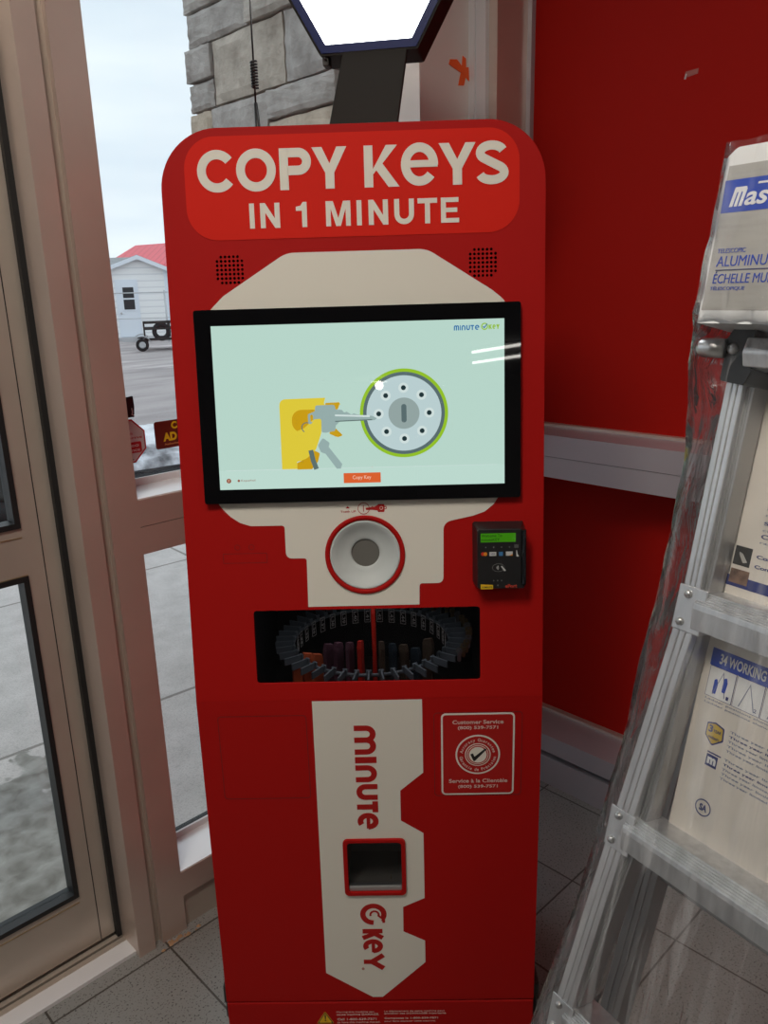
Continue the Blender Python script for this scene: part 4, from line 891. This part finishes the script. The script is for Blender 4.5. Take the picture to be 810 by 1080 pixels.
# ------------------------------------------------------------------ small things on walls and glass
tp = MB(); Tt = Matrix(((1, 0, 0, 0), (0, 0, -1, .5995), (0, 1, 0, 0), (0, 0, 0, 1)))
tp.flat([[(.966, 2.118), (.990, 2.121), (1.000, 2.150), (.999, 2.190), (.985, 2.195), (.980, 2.160)]], M_ORANGE, Tt, 0, .0012); tp.flat([[(.927, 2.165), (.950, 2.158), (.985, 2.150), (1.012, 2.135), (1.010, 2.170), (.985, 2.166), (.960, 2.182), (.932, 2.178)]], M_ORANGE, Tt, 0, .0018)
tag(tp.build('tape'), 'crossed bits of orange tape on the pale corner post', 'tape')
tm = MB(); Tm = Matrix(((0, 0, -1, XR), (-1, 0, 0, 0), (0, 1, 0, 0), (0, 0, 0, 1)))
tm.flat([[(-.049, 2.066), (-.014, 2.070), (-.013, 2.082), (-.046, 2.080)]], pbr('old clear tape', (.40, .12, .10), .25), Tm, 0, .0006); tm.flat([[(-.049, 2.063), (-.044, 2.063), (-.042, 2.074), (-.046, 2.076)]], pbr('tape shred', (.6, .45, .45), .4), Tm, 0, .0012)
tag(tm.build('tape_scrap'), 'scrap of clear tape stuck high on the red wall', 'tape')
Tg = Matrix(((1, 0, 0, 0), (0, 0, -1, .7358), (0, 1, 0, 0), (0, 0, 0, 1)))
oc = MB(); OX, OZ, OR = -.0655, 1.2515, .0515/math.cos(PI/8)
def octa(r): return [(OX+r*math.cos(PI/8+PI/4*i), OZ+r*math.sin(PI/8+PI/4*i)) for i in range(8)]
R2 = pbr('sign red', (.55, .012, .02), .5); W2 = pbr('sign white', (.72, .62, .62), .5)
oc.flat([octa(OR)], R2, Tg, 0, .0006); oc.flat([octa(OR*.925)], W2, Tg, 0, .0009)
oc.flat([rect(-.0700, -.0570, 1.2780, 1.2910)], R2, Tg, 0, .0012); oc.text('Station', -.092, -.046, 1.2665, 1.2735, R2, Tg, .0012, bold=.01); oc.text('Systems', -.098, -.022, 1.2545, 1.2625, R2, Tg, .0012, bold=.01)
oc.flat([rrect(-.1050, -.0260, 1.2230, 1.2490, .004)], R2, Tg, 0, .0012); oc.text('Video', -.080, -.0330, 1.2375, 1.2455, W2, Tg, .0015, bold=.01); oc.text('Surveillance', -.1030, -.0310, 1.2265, 1.2345, W2, Tg, .0015, bold=.01)
oc.flat([fillet([(-.0640, 1.2065, .001), (-.0480, 1.2070, .001), (-.0490, 1.2090, .001), (-.0545, 1.2100, .001), (-.0530, 1.2150, .002), (-.0570, 1.2200, .002), (-.0610, 1.2160, .002), (-.0600, 1.2100, .001)])], M_BLACKINK, Tg, 0, .0012)
tag(oc.build('window_sticker'), 'red and white octagonal video surveillance sticker on the window glass', 'sticker')
s2 = MB(); s2.flat([rrect(.0110, .1350, 1.2215, 1.2880, .006)], pbr('dark red sticker', (.14, .012, .006), .45), Tg, 0, .0006)
s2.text('C', .0560, .0720, 1.2660, 1.2840, M_YELLOW, Tg, .0010, bold=.05); s2.text('AD', .0320, .0690, 1.2385, 1.2590, M_YELLOW, Tg, .0010, bold=.05); s2.text('Authorized', .0340, .0760, 1.2290, 1.2335, pbr('orange ink', (.8, .30, .1), .5), Tg, .0010)
tag(s2.build('window_sticker'), 'dark red sticker with yellow capitals on the glass beside the kiosk', 'sticker')
s3 = MB(); s3.flat([fillet([(-.0620, 1.3070, .001), (-.0360, 1.3070, .002), (-.0330, 1.3300, .004), (-.0340, 1.3560, .003), (-.0520, 1.3540, .003), (-.0620, 1.3440, .003)])], pbr('near black sticker', (.02, .008, .012), .5), Tg, 0, .0006); s3.flat([stroke([(-.0400, 1.3280), (-.0390, 1.3200), (-.0410, 1.3130), (-.0360, 1.3110)], .0018)], M_WHITEINK, Tg, 0, .001)
tag(s3.build('window_sticker'), 'small near black sticker directly above the octagonal one', 'sticker')

# ------------------------------------------------------------------ outdoors
struct(MB().box(-40, 90, .76, 120, -.12, -.004, M_PAVE).build('ground'))
sw = MB(); sr = random.Random(12)
X0, Y1 = 1.10, 2.19
sw.box(X0+.05, X0+.5, .80, Y1-.04, 0, 3.3, pbr('mortar', (.20, .19, .18), .9))
def stone(y0, y1, z0, z1):
    bm = bmesh.new(); bmesh.ops.create_cube(bm, size=1)
    dx = sr.uniform(.0, .025)
    for q in bm.verts: q.co = (X0-dx+.05+q.co.x*(.10), (y0+y1)/2+q.co.y*(y1-y0-.012), (z0+z1)/2+q.co.z*(z1-z0-.012))
    bmesh.ops.subdivide_edges(bm, edges=bm.edges[:], cuts=6, use_grid_fill=True)
    for q in bm.verts:
        ey_ = min(q.co.y-y0, y1-q.co.y); ez_ = min(q.co.z-z0, z1-q.co.z); e = min(ey_, ez_)
        front_ = q.co.x < X0+.02
        if front_: q.co.x += .016*max(0, 1-e/.02)+sr.uniform(-.003, .003)
        q.co.y += sr.uniform(-.002, .002); q.co.z += sr.uniform(-.002, .002)
    bm.verts.index_update(); v = [tuple(q.co) for q in bm.verts]; f = [[w.index for w in p.verts] for p in bm.faces]; bm.free()
    sw.raw(v, f, M_STONE)
zz = 0
hs = [.20, .16, .24, .18, .21, .15, .23, .17, .20, .22, .14, .21, .24, .13, .20, .18, .22, .2]
for ri, hgt in enumerate(hs):
    if zz > 3.3: break
    y = .80; edge = Y1-(.05 if zz+hgt < 2.30 else 0)+sr.uniform(-.015, .015)
    while y < edge-.03:
        L = sr.uniform(.16, .48); y2 = y+L
        if edge-y2 < .14: y2 = edge
        if sr.random() < .35 and hgt > .17:
            s = sr.uniform(.4, .6)*hgt; stone(y, y2, zz, zz+s); stone(y, y2, zz+s, zz+hgt)
        else: stone(y, y2, zz, zz+hgt)
        y = y2
    zz += hgt
tag(struct(sw.build('stone_wall')), 'grey split stone wing wall outside the window', 'wall')
# facing direction from the camera for the far things
def frame_at(x, y, face=None):
    d = Vector((x+.898, y+.987, 0)).normalized() if face is None else face
    r = Vector((d.y, -d.x, 0))
    return Matrix(((r.x, d.x, 0, x), (r.y, d.y, 0, y), (0, 0, 1, 0), (0, 0, 0, 1)))
shed = empty('shed', M=frame_at(14.50, 28.07)); tag(shed, 'small white sided shed with a grey gable roof across the lot', 'shed')
m = MB(); m.raw([(-1.30, 0, .12), (1.12, 0, .12), (1.12, 0, 2.60), (-.02, 0, 3.08), (-1.30, 0, 2.62), (-1.30, 3, .12), (1.12, 3, .12), (1.12, 3, 2.60), (-.02, 3, 3.08), (-1.30, 3, 2.62)], [(0, 1, 2, 3, 4), (9, 8, 7, 6, 5), (1, 6, 7, 2), (0, 4, 9, 5), (0, 5, 6, 1)], M_SIDING); m.build('wall', shed)
m = MB()
for (a, b) in (((-.02, 3.14), (-1.52, 2.60)), ((-.02, 3.14), (1.30, 2.58))):
    m.raw([(a[0], -.25, a[1]), (b[0], -.25, b[1]), (b[0], 3.2, b[1]), (a[0], 3.2, a[1]), (a[0], -.25, a[1]-.09), (b[0], -.25, b[1]-.09), (b[0], 3.2, b[1]-.09), (a[0], 3.2, a[1]-.09)], [(0, 1, 2, 3), (7, 6, 5, 4), (0, 4, 5, 1), (1, 5, 6, 2), (2, 6, 7, 3), (3, 7, 4, 0)], M_SHINGLE)
m.raw([(-3.2, -.1, 2.55), (-1.2, -.1, 2.62), (-.02, 1.3, 3.12), (-3.2, 1.3, 3.10), (-3.2, 3, 2.5), (-.02, 3, 2.5)], [(0, 1, 2, 3), (3, 2, 5, 4)], M_SHINGLE)
m.build('roof', shed)
m = MB()
for (a, b) in (((-.02, 3.10), (-1.52, 2.56)), ((-.02, 3.10), (1.30, 2.54))):
    m.raw([(a[0], -.27, a[1]+.03), (b[0], -.27, b[1]+.03), (b[0], -.27, b[1]-.12), (a[0], -.27, a[1]-.12), (a[0], -.25, a[1]+.03), (b[0], -.25, b[1]+.03), (b[0], -.25, b[1]-.12), (a[0], -.25, a[1]-.12)], [(0, 1, 2, 3), (7, 6, 5, 4), (0, 4, 5, 1), (1, 5, 6, 2), (2, 6, 7, 3), (3, 7, 4, 0)], M_DOORW)
m.build('fascia', shed)
m = MB().box(-.93, -.10, -.05, .02, .10, 2.25, M_DOORW).box(-.86, -.17, -.07, -.04, .14, 2.18, M_DOORW)
dd = m.build('door', shed)
MB().box(-.72, -.22, -.09, -.07, 1.10, 2.02, M_DOORW).box(-.67, -.27, -.10, -.085, 1.58, 1.97, M_DARKPANE).box(-.67, -.27, -.10, -.085, 1.15, 1.52, M_DARKPANE).build('window', dd)
MB().tube([(-.80, -.07, 1.02), (-.80, -.13, 1.02)], .04, M_STEEL).build('knob', dd)
MB().box(-1.0, .2, -.6, 0, 0, .12, M_GALV).build('step', shed)
MB().box(.90, 1.12, -.03, .02, .12, 2.55, M_DOORW).box(1.12, 1.24, -.03, .10, 1.5, 2.5, M_TAN).build('corner_board', shed)
bd = empty('building', M=frame_at(19.3, 36.5) @ Matrix.Rotation(-.35, 4, 'Z')); tag(bd, 'long low building with a bright red metal roof behind the shed', 'building')
m = MB(); m.box(-2.2, 14, .4, 9, 0, 2.9, M_SIDING); m.box(1.4, 1.75, -.15, .35, 0, 2.9, M_TAN); m.build('wall', bd)
m = MB(); m.raw([(-2.9, 0, 2.75), (14.5, 0, 2.75), (14.5, 4.7, 4.95), (-2.1, 4.7, 4.35), (-2.9, 9.4, 2.75), (14.5, 9.4, 2.75)], [(0, 1, 2, 3), (3, 2, 5, 4), (0, 3, 4)], M_ROOFRED); m.build('roof', bd)
fn = empty('fence', M=frame_at(13.4, 26.4)); tag(fn, 'chain link fence of thin rails running past the shed', 'fence')
MB().tube([(-2.0, 0, 1.75), (4, 0, 1.75)], .022, M_GALV, 6).tube([(-2.0, 0, .85), (4, 0, .85)], .014, M_GALV, 6).build('rail', fn)
for x in (-1.0, 1.0, 3.0): MB().tube([(x, 0, 0), (x, 0, 1.82)], .03, M_GALV, 8).build('post', fn)
tr = empty('utility_trailer', M=frame_at(11.15, 21.75)); tag(tr, 'small utility trailer with silver fenders parked before the shed', 'trailer')
m = MB(); m.box(-.05, 2.2, -.02, .05, .30, .38, M_DARK); m.box(-.05, 2.2, 1.2, 1.27, .30, .38, M_DARK); m.box(-.05, .05, 0, 1.25, .30, .38, M_DARK); m.box(-.7, .0, .58, .66, .26, .34, M_GALV); m.box(0, 2.2, 0, 1.25, .34, .37, M_GALV)
m.build('frame', tr)
m = MB()
for z in (.62, .80): m.box(-.05, 2.2, -.02, .02, z, z+.05, M_DARK); m.box(-.05, 2.2, 1.23, 1.27, z, z+.05, M_DARK)
for x in (-.05, .7, 1.5): m.box(x, x+.05, -.02, .02, .4, .85, M_DARK); m.box(x, x+.05, 1.23, 1.27, .4, .85, M_DARK)
m.build('side_rails', tr)
for x, y in ((-.12, -.2), (-.12, 1.45)):
    T = Matrix.Translation((x, y, .19)) @ Matrix.Rotation(PI/2, 4, 'X')
    w = MB().lathe([(.09, -.06), (.17, -.07), (.19, -.05), (.19, .05), (.17, .07), (.09, .06)], M_RUBBER, 24, T).build('wheel', tr)
    MB().lathe([(0, .05), (.06, .06), (.10, .065), (.10, -.06), (0, -.05)], M_GALV, 20, T).build('rim', w)
    pts = [(x+.27*math.cos(t), .21+.25*math.sin(t)) for t in [PI*i/10 for i in range(11)]]
    MB().raw([(a, y+d, b+e) for a, b in pts for d, e in ((-.13, 0), (.13, 0), (.13, -.025), (-.13, -.025))], [(4*i+j, 4*i+(j+1) % 4, 4*i+4+(j+1) % 4, 4*i+4+j) for i in range(10) for j in range(4)]+[(0, 1, 2, 3), (43, 42, 41, 40)]+[tuple([4*i for i in range(11)]+[4*i+3 for i in range(10, -1, -1)])], M_GALV).build('fender', tr)
spare = Matrix.Translation((.48, .1, .56)) @ Matrix.Rotation(PI/2, 4, 'X')
MB().lathe([(.14, -.09), (.24, -.1), (.28, -.06), (.28, .06), (.24, .1), (.14, .09), (.14, -.09)], M_RUBBER, 24, spare).build('spare_wheel', tr)
# snow bank along the edge of the walk, dark slush in front of it
def heap(name, x0, x1, y0, y1, hmax, mat, seed, nx=70, ny=16):
    r = random.Random(seed); ph = [(r.uniform(.5, 6), r.uniform(.5, 6), r.uniform(0, 6)) for _ in range(9)]
    v = []; f = []
    for i in range(nx+1):
        for j in range(ny+1):
            s, t = i/nx, j/ny; x = x0+(x1-x0)*s; y = y0+(y1-y0)*t
            e = min(1, 6*min(s, 1-s))*math.sin(PI*t)**.6
            z = hmax*e*(.75+.10*sum(math.sin(a*x*2+b*y*2+c) for a, b, c in ph)/2)+r.uniform(-.02, .02)*e
            v.append((x, y+.12*math.sin(x*1.3), max(z, -.01)))
    for i in range(nx):
        for j in range(ny): f.append((i*(ny+1)+j, (i+1)*(ny+1)+j, (i+1)*(ny+1)+j+1, i*(ny+1)+j+1))
    n0 = len(v); v += [(x0, y0, -.02), (x1, y0, -.02), (x1, y1, -.02), (x0, y1, -.02)]; f.append((n0, n0+3, n0+2, n0+1))
    return MB().raw(v, f, mat).build(name)
tag(heap('snow_bank', -2.5, 6.5, 6.62, 7.6, .30, M_SNOW, 4), 'long low bank of clean snow behind the dirty ridge', 'snow', kind='stuff')
tag(heap('snow_ridge', -2.5, 6.5, 5.92, 6.56, .20, M_DIRTY, 8), 'ridge of grey dirty snow just before the clean bank', 'snow', kind='stuff')
tag(heap('slush', -2.5, 6.5, 5.32, 5.86, .05, M_SLUSH, 2), 'dark wet slush along the kerb before the snow', 'slush', kind='stuff')
ty = empty('tyre', (1.02, 5.05, 0)); tag(ty, 'black treaded tyre standing in the slush outside the door glass', 'tyre')
T = Matrix.Translation((0, 0, .31)) @ Matrix.Rotation(PI/2, 4, 'X') 
m = MB().lathe([(.15, -.09), (.26, -.12), (.30, -.09), (.30, .09), (.26, .12), (.15, .09), (.15, -.09)], M_RUBBER, 32, T)
for k in range(22):
    m.box(.295, .318, -.02, .02, -.09, -.01, M_RUBBER, T @ Matrix.Rotation(2*PI*k/22, 4, 'Z')); m.box(.295, .318, -.02, .02, .01, .09, M_RUBBER, T @ Matrix.Rotation(2*PI*(k+.5)/22, 4, 'Z'))
m.build('tread', ty)
MB().lathe([(0, .04), (.10, .06), (.155, .085), (.155, -.085), (0, -.04)], M_DARK, 24, T).build('hub', ty)

# ------------------------------------------------------------------ lamps of the store
def lamp(x, y, sx, sy, w, col=(1, .93, .82)):
    l = bpy.data.lights.new('tube_light', 'AREA'); l.shape = 'RECTANGLE'; l.size = sx; l.size_y = sy; l.energy = w; l.color = col
    o = bpy.data.objects.new('tube_light', l); COL.objects.link(o); o.location = (x, y, CH-.03); return o
M_TUBE = pbr('fluorescent tube', (.9, .9, .9), .4, emit=(1, .96, .88), estr=14)
def fixture(x0, x1, y, label):
    o = empty('ceiling_light', ((x0+x1)/2, y, CH)); tag(o, label, 'ceiling light', 'fluorescent tubes on the store ceiling'); a = (x1-x0)/2
    MB().box(-a-.03, a+.03, -.05, .05, -.04, 0, M_CARDW).build('housing', o); MB().tube([(-a, 0, -.058), (a, 0, -.058)], .018, M_TUBE, 12).build('tube', o)
fixture(-6.34, -5.3, -7.97, 'far fluorescent tube, mirrored as the upper streak in the screen'); fixture(-7.07, -6.1, -8.86, 'farther fluorescent tube, mirrored as the lower streak in the screen')
dl = empty('downlight', (-9.86, -9.45, CH)); tag(dl, 'round globe light deep in the store, mirrored as a bright spot in the screen', 'ceiling light')
MB().lathe([(.18, 0), (.18, -.04), (.16, -.05), (.16, 0)], M_CARDW, 24).build('rim', dl); MB().lathe([(.075*math.sin(PI*i/12)+1e-4, -.12-.075*math.cos(PI*i/12)) for i in range(13)], pbr('globe lamp', (.9, .9, .9), .4, emit=(1, .93, .8), estr=60), 24).build('lamp', dl)
lamp(-1.25, -.62, 1.0, .25, 35); lamp(-.1, -1.6, 1.2, .25, 5); lamp(-1.8, -3.0, 1.2, .25, 7); lamp(-3.6, -1.4, 1.2, .25, 9)
# small service lamp inside the key carousel
l = bpy.data.lights.new('carousel_lamp', 'AREA'); l.size = .3; l.size_y = .06; l.shape = 'RECTANGLE'; l.energy = .22; l.color = (1, .95, .9)
o = bpy.data.objects.new('carousel_lamp', l); COL.objects.link(o); o.parent = kiosk; o.location = (0, .12, 1.028)

# ------------------------------------------------------------------ overcast sky
wd = bpy.data.worlds.new('sky'); SC.world = wd; wd.use_nodes = True; nt = wd.node_tree; nt.nodes.clear(); N = nt.nodes.new; Lk = nt.links.new
o = N('ShaderNodeOutputWorld'); bg = N('ShaderNodeBackground'); tc = N('ShaderNodeTexCoord'); n = N('ShaderNodeTexNoise'); mp = N('ShaderNodeMapping'); mp.inputs['Scale'].default_value = (1, 1, 5)
n.inputs['Scale'].default_value = 2.2; n.inputs['Detail'].default_value = 6; Lk(tc.outputs['Generated'], mp.inputs['Vector']); Lk(mp.outputs['Vector'], n.inputs['Vector'])
r = N('ShaderNodeValToRGB'); r.color_ramp.elements[0].position = .35; r.color_ramp.elements[1].position = .68; r.color_ramp.elements[0].color = (.68, .76, .86, 1); r.color_ramp.elements[1].color = (.90, .94, .97, 1)
Lk(n.outputs['Fac'], r.inputs['Fac']); Lk(r.outputs['Color'], bg.inputs['Color']); bg.inputs['Strength'].default_value = 1.22; Lk(bg.outputs[0], o.inputs['Surface'])

SC.view_settings.view_transform = 'Standard'; SC.view_settings.look = 'None'; SC.view_settings.exposure = 0.0; SC.view_settings.gamma = 1.0; SC.view_settings.use_curve_mapping = False
